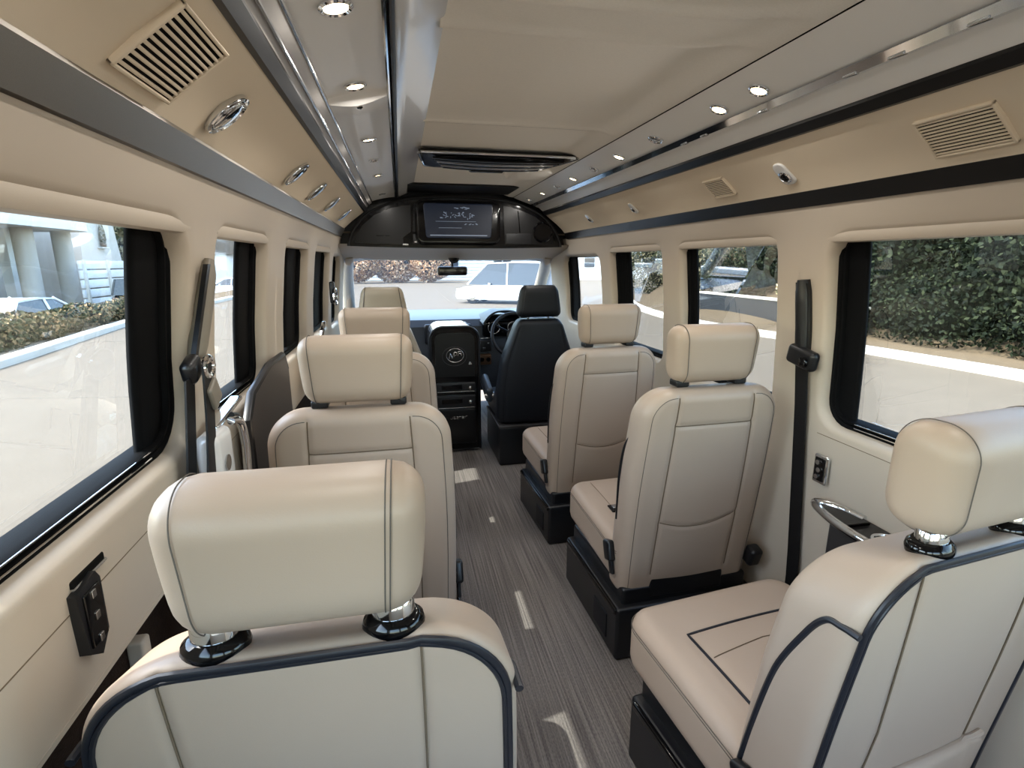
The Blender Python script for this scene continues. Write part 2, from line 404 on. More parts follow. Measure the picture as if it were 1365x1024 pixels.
for s in (1, -1):
    b = MB(); L = WIN[s]; zlo, zhi = .78, 1.567
    for i, (y0, y1, z0, z1, r, fp) in enumerate(L):
        Y0 = Y_BACK if i == 0 else (L[i-1][1]+y0)/2-.002
        Y1 = 4.42 if i == len(L)-1 else (y1+L[i+1][0])/2+.002
        H, tg = rrect(y0, y1, z0, z1, r); Cc = cellpts(H, tg, Y0, Y1, zlo, zhi)
        rows = []
        for t in (0, .33, .66, 1):
            q = Cc+(H-Cc)*t; rows.append(np.stack([s*wx(q[:, 1], s), q[:, 0], q[:, 1]], 1))
        for (ins, dep) in REV[1:]:
            q, _ = rrect(y0+ins, y1-ins, z0+ins, z1-ins, max(r-ins, .01)); rows.append(np.stack([s*(wx(q[:, 1], s)+dep), q[:, 0], q[:, 1]], 1))
        n = len(H); V = np.concatenate(rows); F = []
        for k in range(len(rows)-1):
            for j in range(n):
                f = (k*n+j, k*n+(j+1) % n, (k+1)*n+(j+1) % n, (k+1)*n+j); F.append(f if s < 0 else f[::-1])
        b.add((V, F))
        # the window set into the opening
        wn += 1
        W = struct(empty(f'window_{wn}', (s*.9, (y0+y1)/2, z0)))
        o = np.array(W.location)
        sm = MB(); rr = []
        for (ins, dep) in [(.020, .045), (.021, .034), (.026, .031), (.032, .033), (.036, .040), (.040, .034), (.046, .034), (.050, .042), (.051, .075), (.02, .078)]:
            q, _ = rrect(y0+ins, y1-ins, z0+ins, z1+.022-ins, max(r-ins, .01)); rr.append(np.stack([s*(wx(q[:, 1], s)+dep), q[:, 0], q[:, 1]], 1)-o)
        V = np.concatenate(rr); F = [((k*n+j, k*n+(j+1) % n, (k+1)*n+(j+1) % n, (k+1)*n+j)[::-s]) for k in range(len(rr)-1) for j in range(n)]
        ob('window_seal', V, F, 'rubber', W, True, 50)
        q, _ = rrect(y0+.03, y1-.03, z0+.03, z1-.008, max(r-.03, .01))
        g0 = np.stack([s*(wx(q[:, 1], s)+.060), q[:, 0], q[:, 1]], 1)-o; g1 = g0+np.array([s*.005, 0, 0])
        ob('pane', np.concatenate([g0, g1]), [tuple(range(n)), tuple(range(n, 2*n))[::-1]], 'glass_tint' if s > 0 and i < 3 else 'glass', W, False)
        # dark post / gathered curtain behind the forward edge of the glass
        pleat = (s > 0 and i in (2,))
        m = 60 if pleat else 6; pv = []
        for t in np.linspace(0, 1, m+1):
            yy = y1-.03-fp*(1-t)
            dx = (.010*math.sin(t*math.pi*14) if pleat else .006*(1-(2*t-1)**2))
            for zz in np.linspace(z0+.045, z1-.012, 8): pv.append((s*(wx(zz, s)+.048-dx*.8), yy, zz))
        pv = np.array(pv)-o; pv2 = pv+np.array([s*.008, 0, 0]); nn2 = len(pv)
        F1 = gridfaces(m+1, 8); F2 = gridfaces(m+1, 8, nn2, True)
        e1 = [(k, k+1, nn2+k+1, nn2+k) for k in range(7)]
        ob('curtain' if pleat else 'side_post', np.concatenate([pv, pv2]), [tuple(f) for f in F1]+[tuple(f) for f in F2]+e1, 'rubber', W, True, None)
        if (s < 0 and i < 3) or (s > 0 and i == 0):    # bright bead along the lower seal
            zz = z0+.033
            ob('bead', *tube([(s*(wx(zz, s)+.031)-o[0], y-o[1], zz-z0) for y in np.linspace(y0+r+.02, y1-r-.03, 12)], .0018, 6), 'chrome', W)
            ob('bead', *tube([(s*(wx(zz, s)+.031)-o[0], y-o[1], zz-z0+.012) for y in np.linspace(y0+r+.02, y1-r-.03, 12)], .0014, 6), 'chrome', W)
        # roller-blind cassette over the opening
        if i < (4 if s > 0 else 5) and not (s > 0 and i == 3):
            zc = z1-.023; ya, yb = y0+.012, y1-.012
            prof = [(.004, .017), (.012, .015), (.016, .006), (.016, -.008), (.012, -.016), (.0, -.019), (-.03, -.016), (-.03, .016)]
            B_ = MB(); poly = [(s*(wx(zc, s)-px+.016), zc+pz) for px, pz in prof]
            B_.add(prism(poly, ya, yb))
            rb = B_.build('roller_blind', 'trim', None, True, 35)
            sd_ = 'right' if s > 0 else 'left'
            which = ['nearest', 'second', 'third', 'fourth'][i] if s > 0 else ['rearmost', 'nearest visible', 'second visible', 'third visible', 'fourth visible'][i]
            tag(rb, f'beige roller blind cassette above the {which} {sd_} window, counted from the rear', 'blind', 'window roller blinds')
    wall = struct(b.build('wall_right' if s > 0 else 'wall_left', 'trim', None, True, 50), 'beige moulded side wall with window openings')
    # lower wall
    lo = MB()
    if s > 0:
        lo.add(sheet([(wx(z, s), z) for z in (.79, .6, .4, .2, .0)], Y_BACK, 4.6, .02, (1, 0, 0)))
        lo.build('lower_wall', 'trim', wall)
    else:
        lo.add(prism([(-.889, .79), (-.893, .782), (-.902, .776), (-.96, .775), (-.96, .79)], Y_BACK, 4.6))
        lo.build('lower_lip', 'trim', wall)
        lw = MB().add(prism([(-.95, .78), (-.945, 0), (-.99, 0), (-.99, .78)], Y_BACK, 4.6)); lw.build('lower_lining', 'dark_carpet', wall)
        for yy in (.62, .98):
            MB().add(box((-.935, yy, .36), (.03, .03, .7), .006)).build('lining_strip', 'trim', wall)
    # panel joint on the wall
    zj = .852 if s > 0 else .925
    jl = tube([(s*(wx(zj, s)+.0002), y, zj+.012*math.sin((y-.4)*1.1)*(1 if s > 0 else .6)) for y in np.linspace(.1, 1.38 if s > 0 else 1.9, 30)], .0013, 5)
    ob('panel_joint', *jl, 'thread', wall)
# ---- upper profile, mirrored
tn = 0
def trim(name_poly, mat, y0=Y_BACK, y1=Y_CONS, label=None, ang=35):
    global tn; tn += 1
    return struct(ob(f'trim_{tn}', *prism(name_poly, y0, y1), mat, None, True, ang), label)
for s in (1, -1):
    def p(L): return [(s*x, z) for x, z in L]
    # dark band above the windows
    trim(p([(.806, 1.566), (.800, 1.562), (.781, 1.604), (.786, 1.612), (.83, 1.62), (.83, 1.56)] if s > 0 else [(.804, 1.572), (.797, 1.568), (.770, 1.614), (.772, 1.624), (.83, 1.64), (.83, 1.56)]), 'brushed' if s < 0 else 'black_rail', label='dark strip running above the windows')
    # inclined overhead panel
    P = [(.788, 1.598), (.765, 1.628), (.72, 1.668), (.67, 1.706), (.632, 1.735), (.66, 1.77), (.80, 1.65)]
    trim(p(P), 'overhead', label='inclined beige overhead panel')
    trim(p([(.640, 1.728), (.628, 1.728), (.614, 1.748), (.616, 1.758), (.65, 1.77)]), 'black_rail', label='black rail along the overhead panel')
    if s > 0:
        trim(p([(.620, 1.753), (.604, 1.764), (.585, 1.780), (.560, 1.788), (.542, 1.792), (.56, 1.82), (.64, 1.78)]), 'lightpanel', label='soft grey roll below the ceiling lights')
        trim(p([(.556, 1.788), (.536, 1.784), (.518, 1.797), (.53, 1.81), (.55, 1.81)]), 'chrome', label='chrome strip beside the ceiling lights')
        trim(p([(.526, 1.800), (.48, 1.815), (.43, 1.832), (.398, 1.845), (.398, 1.875), (.54, 1.84)]), 'lightpanel', label='light strip panel on the right of the ceiling')
    else:
        trim(p([(.622, 1.754), (.612, 1.764), (.602, 1.776), (.586, 1.786), (.578, 1.80), (.66, 1.81)]), 'greyroll', label='grey roll below the ceiling lights')
        for xx, zz, rr in ((.604, 1.770, .004), (.581, 1.793, .004)):
            tn += 1; struct(ob(f'trim_{tn}', *tube([(s*xx, y, zz) for y in np.linspace(Y_BACK, Y_CONS, 12)], rr, 8), 'satin_chrome'), 'thin bright bead on the grey roll')
        tn += 1; struct(ob(f'trim_{tn}', *tube([(s*.412, y, 1.832) for y in np.linspace(Y_BACK, Y_CONS, 12)], .006, 8), 'black_rail'), 'thin black bead beside the ceiling panel')
        tn += 1; struct(ob(f'trim_{tn}', *tube([(s*.426, y, 1.826) for y in np.linspace(Y_BACK, Y_CONS, 12)], .005, 8), 'chrome'), 'thin chrome bead beside the ceiling panel')
        trim(p([(.408, 1.834), (.395, 1.834), (.380, 1.842), (.330, 1.864), (.310, 1.868), (.31, 1.89), (.41, 1.89)]), 'white_gloss', label='glossy white edge of the ceiling panel')
# left light panel with two steps
b = MB(); ys = [Y_BACK, 1.52, 1.535, 1.56, 1.68, 1.70, 2.98, 3.0, 3.20, 3.22, Y_CONS]; zo = [0, 0, -.022, -.016, -.006, 0, 0, -.014, -.01, 0, 0]
xs = np.linspace(-.43, -.585, 9); V = []
for y, dz in zip(ys, zo):
    for x in xs:
        t = (x+.43)/-.155
        V.append((x, y+(.018*math.sin(t*math.pi) if abs(dz) > 0 else 0), 1.829-.030*t**1.6+dz*(.35+.65*math.sin(t*math.pi))))
struct(ob('trim_%d' % (tn+1), V, gridfaces(len(ys), len(xs)), 'lightpanel', None, True, 25), 'grey ceiling light panel on the left'); tn += 1
# centre ceiling with pressed ridges
ys = np.concatenate([np.linspace(Y_BACK, .85, 12), np.linspace(.87, 1.45, 60), np.linspace(1.47, 1.80, 8), np.linspace(1.81, 2.02, 24), np.linspace(2.05, Y_CONS, 20)])
xs = np.linspace(-.318, .402, 40); V = []
for y in ys:
    for x in xs:
        yy = y+.10*max(0, (x-.12)/.28)**2.2         # ridges swing rearward near the right edge
        z = 1.868-.004*max(0, (x-.05)/.35)**2
        fd = 1/(1+math.exp((x-.345)/.012))
        z -= fd*(.012*math.exp(-((yy-1.05)/.016)**2)+.010*math.exp(-((yy-1.20)/.020)**2))
        z += fd*(.010/(1+math.exp(-(yy-1.21)/.01))*(1/(1+math.exp((y-1.93)/.012))))
        z -= fd*.006*math.exp(-((y-1.955)/.006)**2)
        z -= .018*(1-fd)
        V.append((x, y, z))
ce = struct(ob('ceiling', V, gridfaces(len(ys), len(xs)), 'headliner', None, True, None), 'beige fabric ceiling with pressed ridges')
ob('panel_joint', *tube([(.397, y, 1.8465) for y in np.linspace(Y_BACK, Y_CONS, 12)], .0022, 5), 'slot', ce)
ob('panel_joint', *tube([(x, 1.962, 1.866-.004*max(0, (x-.05)/.35)**2) for x in np.linspace(-.315, .36, 20)], .002, 5), 'slot', ce)
# outer roof and body, closing the shell
roof = [(-1.0, 1.50), (-.97, 1.62), (-.88, 1.80), (-.70, 1.93), (-.4, 1.98), (0, 2.0), (.4, 1.98), (.70, 1.93), (.88, 1.80), (.97, 1.62), (1.0, 1.50), (.985, 1.50), (.95, 1.61), (.86, 1.78), (.69, 1.905), (.4, 1.955), (0, 1.975), (-.4, 1.955), (-.69, 1.905), (-.86, 1.78), (-.95, 1.61), (-.985, 1.50)]
struct(ob('roof', *prism(roof, Y_BACK-.05, 4.55), 'car_white', None, True, 40), 'outer roof of the van')
for s in (1, -1):
    struct(ob('trim_%d' % (tn+1), *prism([(s*.83, 1.555), (s*1.0, 1.555), (s*1.0, 1.60), (s*.83, 1.60)], Y_BACK, 4.5), 'trim', None, False)); tn += 1
# rear wall with two glazed doors
b = MB(); rows = []
for sx in (-1, 1):
    x0, x1 = (-1.0, 0) if sx < 0 else (0, 1.0)
    H, tg = rrect(x0+(.20 if sx < 0 else .06), x1-(.06 if sx < 0 else .20), .86, 1.55, .08); Cc = cellpts(H, tg, x0, x1, -.03, 1.99)
    n = len(H); V = np.concatenate([np.stack([q[:, 0], np.full(n, yv), q[:, 1]], 1) for q, yv in ((Cc, Y_BACK), (H, Y_BACK), (H, Y_BACK-.06))])
    b.add((V, [(k*n+j, k*n+(j+1) % n, (k+1)*n+(j+1) % n, (k+1)*n+j) for k in range(2) for j in range(n)]))
    wn += 1; W = struct(empty(f'window_{wn}', ((x0+x1)/2, Y_BACK-.05, .86)))
    q = H-np.array([(x0+x1)/2, .86])
    ob('pane', [(u, 0, v) for u, v in q]+[(u, -.005, v) for u, v in q], [tuple(range(n)), tuple(range(n, 2*n))[::-1]], 'glass', W, False)
struct(b.build('wall_back', 'trim', None, False), 'beige rear doors behind the seats')

# ---- cab end: header, pillars, windshield, cowl
hd = MB()
V = []; nx = 31
for (yy, zz) in ((3.86, 1.52), (3.90, 1.502), (4.1, 1.485), (4.3, 1.455), (4.44, 1.418), (4.50, 1.412), (4.53, 1.43), (4.53, 1.56), (3.86, 1.60)):
    for x in np.linspace(-.90, .90, nx): V.append((x, yy, zz+(-.0)*x*x - (.03*max(0, abs(x)-.70)/.2 if 3.95 < yy < 4.52 else 0)))
wf = struct(ob('wall_front', V, gridfaces(9, nx), 'trim', None, True, 50), 'beige header panel above the windshield')
for s in (1, -1):
    pl = [(s*.80, 4.36, 1.47), (s*.845, 4.60, 1.36), (s*.875, 4.9, 1.17), (s*.90, 5.2, .97)]
    pts = curve(pl, 24)
    ob('windshield_pillar', *tube([tuple(q) for q in pts], .055, 10), 'trim', wf)
wn += 1; W = struct(empty(f'window_{wn}', (0, 4.9, 1.0)), 'windshield')
V = []; us = np.linspace(-1, 1, 25); vv = np.linspace(0, 1, 8)
for dy in (0, .006):
    for v in vv:
        for u in us:
            hw = .98+(.86-.98)*v
            V.append((u*hw, 5.38+(4.5-5.38)*v-.16*u*u+dy-4.9, .90+(1.43-.90)*v-1.0))
ob('pane', V, np.concatenate([gridfaces(8, 25), gridfaces(8, 25, 200, True)]), 'glass', W, True, None)

# body sides below / around the cab, closing the shell outside the door windows
for s in (1, -1):
    b = MB().add(prism([(4.40, -.03), (5.6, -.03), (5.6, .80), (5.30, .95), (4.40, .95)], s*.93, s*.96, 'YZ'))
    struct(b.build('trim_%d' % (tn+1), 'dark_panel', None, False), 'cab side below the windshield pillar'); tn += 1


# ------------------------------------------------------------------ seats
def make_seat(name, label, x, y, rotz, row, group, side):
    """x,y: where the rear face of the backrest stands at head height; local y forward"""
    S = empty(name, (x, y, 0), (0, 0, R(rotz))); tag(S, label, 'seat', group)
    first = row == 1
    hw = .275 if first else .262
    tilt = math.tan(R(5.5 if first else 6.0))
    ztop = .958 if first else 1.015
    zb = .22; hb = (ztop-zb)/2; zc = (ztop+zb)/2; hc = .078 if first else .066
    def put(a, bb, c):
        z = zc+bb
        tp = 1-.07*np.clip((z-.62)/.4, 0, 1)**1.5 - (.02*np.clip((.5-z)/.3, 0, 1))
        drop = (.055 if first else .015)*np.clip((np.asarray(c)+hc)/(2*hc), 0, 1)*np.clip((np.asarray(bb)-hb+.28)/.28, 0, 1)
        return np.stack([a*tp, c+hc+(ztop-z)*tilt+.012*np.cos((z-.2)*3.0), z-drop], -1)
    pw = .150 if first else .143
    if first:
        gro = [[(-pw, -.34), (-pw+.01, .0), (-pw-.02, hb-.02)], [(pw, -.34), (pw-.012, 0), (pw-.005, hb-.02)]]
    else:
        gro = [[(-pw-.008, -.30), (-pw, hb-.03)], [(pw+.008, -.30), (pw, hb-.03)], [(-pw, hb-.125), (pw, hb-.125)],
               [tuple(q) for q in curve([(-pw, -.085), (-.05, -.108), (.05, -.105), (pw, -.075)], 14)]]
    B = Plate(hw, hb, hc, .13 if first else .105, .032 if first else .05, put, crown=(.014, .01), step=.004 if first else .006,
              grooves=gro, gd=.0045, gs=.008, bot=.05)
    back = B.build('backrest', 'leather', S)
    # stitched seams
    for g in gro:
        d = dens(g); q = B.face(d[:, 0], d[:, 1], -1, .0022 if first else .0012); ob('seam', *tube(q, .0016 if first else .0018, 5), 'thread', back)
    if first:
        # black welting round the rear face and down the side gusset
        ins = .017; pts = []
        Rr = .13-ins
        path = [(-hw+ins, -hb+.06)]+[(-hw+ins, hb-.13)]+[(-hw+.13-Rr*math.cos(R(t)), hb-.13+Rr*math.sin(R(t))) for t in range(8, 90, 8)]+\
               [(-hw+.13, hb-ins), (hw-.13, hb-ins)]+[(hw-.13+Rr*math.sin(R(t)), hb-.13+Rr*math.cos(R(t))) for t in range(8, 90, 8)]+[(hw-ins, hb-.13), (hw-ins, -hb+.06)]
        d = dens(path); q = B.face(d[:, 0], d[:, 1], -1, .002)
        ob('welt', *tube(q, .0055, 8, flat=.8), 'piping', back)
        q2 = B.face(d[:, 0]*.976, d[:, 1]-.006, -1, .001); ob('welt_flange', *tube(q2, .0035, 6), 'piping', back)
        for sgn in (-1, 1):
            cc = curve([(-.30, .062), (-.12, .052), (.08, .034), (.20, .004), (.248, -.020), (.250, -.050), (.246, -.080)], 48)   # (b, c)
            bb_ = cc[:, 0]; a_ = []
            for v in bb_:
                qb = v-(hb-.13); a_.append(hw-.13+math.sqrt(max(.13**2-max(qb, 0)**2, 0)))
            q = put(np.array(a_)*sgn-sgn*.001, bb_, cc[:, 1])
            ob('side_welt', *tube(q, .0060, 8), 'piping', back)
        # rear pocket
        pk = MB(); 
        def pput(a, b_, c): 
            base = B.face(a, b_-.0, -1); return np.stack([base[..., 0], base[..., 1]+c-.004, base[..., 2]], -1)
        PK = Plate(.19, .10, .012, .03, .010, lambda a, b_, c: pput(a, b_*1.0-.215+.05*(np.asarray(a)/.19)*0, c), crown=(.012, 0), step=.02)
        PK.build('map_pocket', 'leather', back)
        d = dens([(-.185, -.125), (-.06, -.135), (.06, -.135), (.185, -.125)]); q = B.face(d[:, 0], d[:, 1]+.008, -1, .006); ob('pocket_edge', *tube(q, .007, 8), 'leather', back)
    else:
        # gusset stitch lines near both edges
        for sgn in (-1, 1):
            d = dens([(sgn*(hw-.030), -hb+.03), (sgn*(hw-.030), hb-.11)]+[(sgn*(hw-.105+.075*math.cos(R(t))), hb-.105+.075*math.sin(R(t))) for t in range(10, 91, 10)]+[(sgn*.15, hb-.03)])
            ob('stitching', *tube(B.face(d[:, 0], d[:, 1], -1, .0006), .0012, 5), 'thread_grey', back)
        kb = MB().add(box((0, .06+(ztop-.27)*tilt-.03, .262), (.30, .05, .085), .012)); kb.build('rear_kick_panel', 'black_plastic', S)
        # grab cord on the aisle side
        sg = -1 if side > 0 else 1
        pts = curve([(sg*.243, .075, .86), (sg*.256, .115, .80), (sg*.262, .135, .68), (sg*.262, .14, .52)], 24)
        gc = ob('grab_cord', *tube(pts, .0045, 8), 'black_plastic', S)
        ob('cord_clip', *box((sg*.243, .072, .865), (.016, .02, .02), .004), 'satin_chrome', gc)
        MB().add(box((-sg*.258, .07, .345), (.05, .05, .075), .014, rot=('X', .3))).build('recline_knob', 'black_plastic', S)
    # headrest
    hz0, hz1 = (.966, 1.160) if first else (1.022, 1.208)
    hwd = .143 if first else .142
    hzc = (hz0+hz1)/2; hd_ = .062 if first else .055
    def hput(a, b_, c):   # a: y, b: z, c: x
        z = hzc+b_; tp = 1-.05*np.clip((hzc-z)/.1, -1, 1)-.0
        return np.stack([c*tp, a+hd_+(-.012 if first else .004)-(z-hz0)*.06, z], -1)
    H = Plate(hd_, (hz1-hz0)/2, hwd, .056 if first else .048, .040 if first else .036, hput, crown=(.006, .006), step=.012)
    h = H.build('headrest', 'leather', S)
    for sgn in (-1, 1):
        for off in (((.036, .042) if sgn > 0 else (.030,)) if first else (.026,)):
            ob('seam', *tube(H.ring(sgn*(hwd-off), 64, -.0003), .0009 if first else .0012, 5, True), 'thread_grey', h)
    for sgn in (-1, 1):
        if first:
            po = ob('headrest_post', *tube([(sgn*.105, .046, ztop-.03), (sgn*.105, .044, hz0+.03)], .008, 12), 'chrome', S)
            ob('post_bezel', *lathe([(.038, -.006), (.040, .002), (.038, .010), (.030, .017), (.018, .018)], 28, (sgn*.105, .030, ztop-.012), sc=(1, .8)), 'black_gloss', po)
            ob('post_collar', *lathe([(.027, 0), (.027, .024), (.022, .030), (.010, .031)], 24, (sgn*.105, .030, ztop-.003), sc=(1, .8)), 'chrome', po)
        else:
            MB().add(box((sgn*.105, .058, ztop+.006), (.045, .05, .022), .006)).build('headrest_post', 'black_plastic', S)
    # seat cushion
    cw = .28 if first else .265
    def cput(a, b_, c):
        return np.stack([a, .335+b_+.035, .352+c-.012*np.clip(-b_/.25, -1, 1)], -1)
    tg = [[(-.175, -.2), (-.175, .13), (.175, .13), (.175, -.2)]] if first else [[(-.17, -.25), (-.165, .24)], [(.17, -.25), (.165, .24)]]
    # top face is c>0: build upside down by flipping c so the grooves land on top
    C_ = Plate(cw, .285, .082, .075, .04, lambda a, b_, c: cput(a, b_, -np.asarray(c)), crown=(.014, 0), step=.012, grooves=tg, gd=.005, gs=.008)
    V, F = C_.mesh(); cu = ob('seat_cushion', V, F[:, ::-1], 'leather', S, True, None)
    for g in tg:
        d = dens(g); ob('welt' if first else 'seam', *tube(C_.face(d[:, 0], d[:, 1], -1, .002 if first else .0008), .004 if first else .0013, 6), 'piping' if first else 'thread', cu)
    if first:
        d = dens([(-.165, .04), (0, .055), (.165, .04)]); ob('seam', *tube(C_.face(d[:, 0], d[:, 1], -1, .0008), .0014, 5), 'thread', cu)
    for cc in (-.046, -.054): ob('stitching', *tube(C_.ring(cc, 72, -.0004), .0010, 5, True), 'thread_grey', cu)
    # controls and buckle
    sg = -1 if side > 0 else 1
    if not first:
        zt = .352+.094
        cp = ob('control_panel', *box((sg*.145, .36, zt-.006), (.08, .055, .012), .004), 'black_gloss', cu)
        for k in (-1, 1): ob('switch', *box((sg*.145+k*.017, .36, zt+.002), (.026, .026, .010), .004), 'satin_chrome', cp)
    bk = MB().add(box((sg*(cw+.008), .165, .385), (.028, .05, .075), .010, rot=('X', -.35)))
    bo = bk.build('buckle', 'black_plastic', S)
    ob('buckle_stalk', *box((sg*(cw+.006), .145, .335), (.012, .026, .06), .004, rot=('X', -.35)), 'belt', bo)
    # plinth
    base = empty('base', (0, 0, 0), parent=S)
    ob('plinth', *box((0, .325, .105), (.56, .53, .21), .014), 'black_plastic', base)
    ob('plinth_top', *box((0, .335, .235), (.50, .50, .07), .012), 'black_plastic', base)
    ob('side_moulding', *box((sg*.278, .32, .195), (.018, .50, .024), .007), 'black_gloss', base)
    ob('access_cover', *box((sg*.281, .20, .09), (.006, .12, .10), .003), 'black_vinyl', base)
    ob('rear_label', *box((-.02, .060, .10), (.10, .004, .035), .0015), 'dark_panel', base)
    if row == 3: ob('rear_socket', *lathe([(.0, 0), (.012, 0), (.012, -.006), (0, -.006)], 16, (.0, .058, .155), 'Y'), 'wood', base)
    return S
LG, RG = 'passenger seats along the left windows', 'passenger seats along the right windows'
make_seat('passenger_seat', 'nearest left beige leather seat with black welting and chrome headrest collars', -.553, .58, 0, 1, LG, -1)
make_seat('passenger_seat', 'second left beige leather seat, directly ahead of the nearest left seat', -.545, 1.42, 0, 2, LG, -1)
make_seat('passenger_seat', 'third left beige leather seat, just behind the front passenger seat', -.535, 2.30, 0, 3, LG, -1)
make_seat('passenger_seat', 'nearest right beige leather seat with black welting, cut by the right edge', .512, .60, 7, 1, RG, 1)
make_seat('passenger_seat', 'second right beige leather seat beside the black seat belt', .553, 1.45, 2, 2, RG, 1)
make_seat('passenger_seat', 'third right beige leather seat, directly behind the black driver seat', .535, 2.27, 3, 3, RG, 1)

def front_seat(name, label, x, y, mat_back, mat_head):
    S = empty(name, (x, y, 0)); tag(S, label, 'seat', 'front cab seats')
    tilt = math.tan(R(5)); zc, hb = .665, .365
    def put(a, b_, c):
        z = zc+b_; tp = np.interp(z, [.3, .5, .75, .95, 1.05], [.98, 1.0, .88, .62, .50])
        return np.stack([a*tp, c+.07+(1.03-z)*tilt, z], -1)
    g = [[(-.235, -.33), (-.235, .30)], [(.235, -.33), (.235, .30)]]
    B = Plate(.285, hb, .07, .06, .035, put, crown=(.02, .01), step=.012, grooves=g, gd=.004, gs=.010)
    bo = B.build('backrest', mat_back, S)
    for q in g: d = dens(q); ob('seam', *tube(B.face(d[:, 0], d[:, 1], -1, .0006), .0014, 5), 'piping', bo)
    hzc = 1.145
    def hput(a, b_, c):
        z = hzc+b_; tp = 1-.12*np.clip((z-hzc)/.1, -1, 1)
        return np.stack([c*tp, a+.065-(z-1.03)*.05, z], -1)
    H = Plate(.055, .105, .135, .05, .035, hput, step=.014, crown=(.004, .004)); h = H.build('headrest', mat_head, S)
    ob('seam', *tube(H.ring(-.112, 48, -.0006), .0015, 5, True), 'piping', h); ob('seam', *tube(H.ring(.112, 48, -.0006), .0015, 5, True), 'piping', h)
    for k in (-1, 1): ob('headrest_post', *tube([(k*.07, .07, 1.0), (k*.07, .065, 1.08)], .007, 8), 'chrome', S)
    C_ = Plate(.27, .27, .075, .07, .04, lambda a, b_, c: np.stack([a, .36+b_, .37+c], -1), step=.02, crown=(0, .01)); C_.build('seat_cushion', mat_back, S)
    base = empty('base', parent=S)
    ob('plinth', *box((0, .33, .14), (.54, .54, .28), .014), 'black_plastic', base)
    ob('plinth_rim', *box((0, .33, .285), (.55, .55, .02), .006), 'dark_panel', base)
    return S
front_seat('driver_seat', 'black vinyl driver seat with dark headrest behind the instrument cluster', .475, 3.35, 'black_vinyl', 'black_vinyl')
ps = front_seat('front_passenger_seat', 'front left passenger seat with brownish grey headrest below the windshield', -.53, 3.28, 'leather_driver', 'leather_driver')
# driver's armrest
ar = empty('armrest', (.155, 3.62, .52)); tag(ar, 'small grey folding armrest on the aisle side of the driver seat', 'armrest')
ob('pad', *box((0, 0, 0), (.05, .26, .11), .024, rot=('X', .25)), 'dash', ar)
ob('pivot', *lathe([(.022, -.03), (.022, .03)], 16, (.0, -.10, -.03), 'X'), 'chrome', ar)

# ------------------------------------------------------------------ galley cabinet between the front seats
K = empty('galley_cabinet', (-.055, 3.75, 0)); tag(K, 'tall black gloss entertainment cabinet with arched top between the front seats', 'cabinet')
hw, ht = .175, .945
arch = [(-hw, .02), (hw, .02), (hw, ht-.09)]+[(hw-.09+.09*math.cos(R(t)), ht-.09+.09*math.sin(R(t))) for t in range(10, 91, 10)]+[(-hw+.09-.09*math.sin(R(t)), ht-.09+.09*math.cos(R(t))) for t in range(0, 81, 10)]+[(-hw, ht-.09)]
ob('body', *prism(arch, .012, .42), 'black_gloss', K, True, 30)
rim = [(x, 0.006, z) for x, z in arch]
ob('rim', *tube(rim, .010, 8, True), 'black_plastic', K)
iw = .143
ia = [(-iw, .58), (iw, .58), (iw, .85)]+[(iw-.05+.05*math.cos(R(t)), 0.85+.05*math.sin(R(t))) for t in range(10, 91, 10)]+[(-iw+.05-.05*math.sin(R(t)), 0.85+.05*math.cos(R(t))) for t in range(0, 81, 10)]+[(-iw, .85)]
pn = ob('speaker_panel', *prism(ia, 0, .016), 'black_smoke', K, True, 30)
ob('emblem_ring', *tube([(.062*math.cos(t), -.002, .74+.05*math.sin(t)) for t in np.linspace(0, 2*math.pi, 40, endpoint=False)], .0028, 6, True), 'satin_chrome', pn)
ob('emblem_outer_ring', *tube([(-.005+.088*math.cos(t), -.001, .733+.07*math.sin(t)) for t in np.linspace(0, 2*math.pi, 40, endpoint=False)], .002, 6, True), 'dark_panel', pn)
em = MB()
for k, (x0, z0, x1, z1) in enumerate([(-.045, .75, -.035, .79), (-.035, .79, -.02, .755), (-.02, .755, -.01, .795), (-.006, .765, -.006, .80), (-.006, .80, .012, .795), (.012, .795, .008, .775), (.008, .775, -.006, .777), (.02, .772, .024, .805), (.024, .805, .044, .80), (.044, .80, .046, .77), (.03, .788, .046, .785)]):
    em.add(tube([(x0, -.002, z0-.035), (x1, -.002, z1-.035)], .0026, 5))
em.build('emblem_mark', 'satin_chrome', pn)
ob('badge', *prism([(.095, .67), (.122, .67), (.115, .685), (.104, .692)], -.003, .004), 'satin_chrome', pn, False)
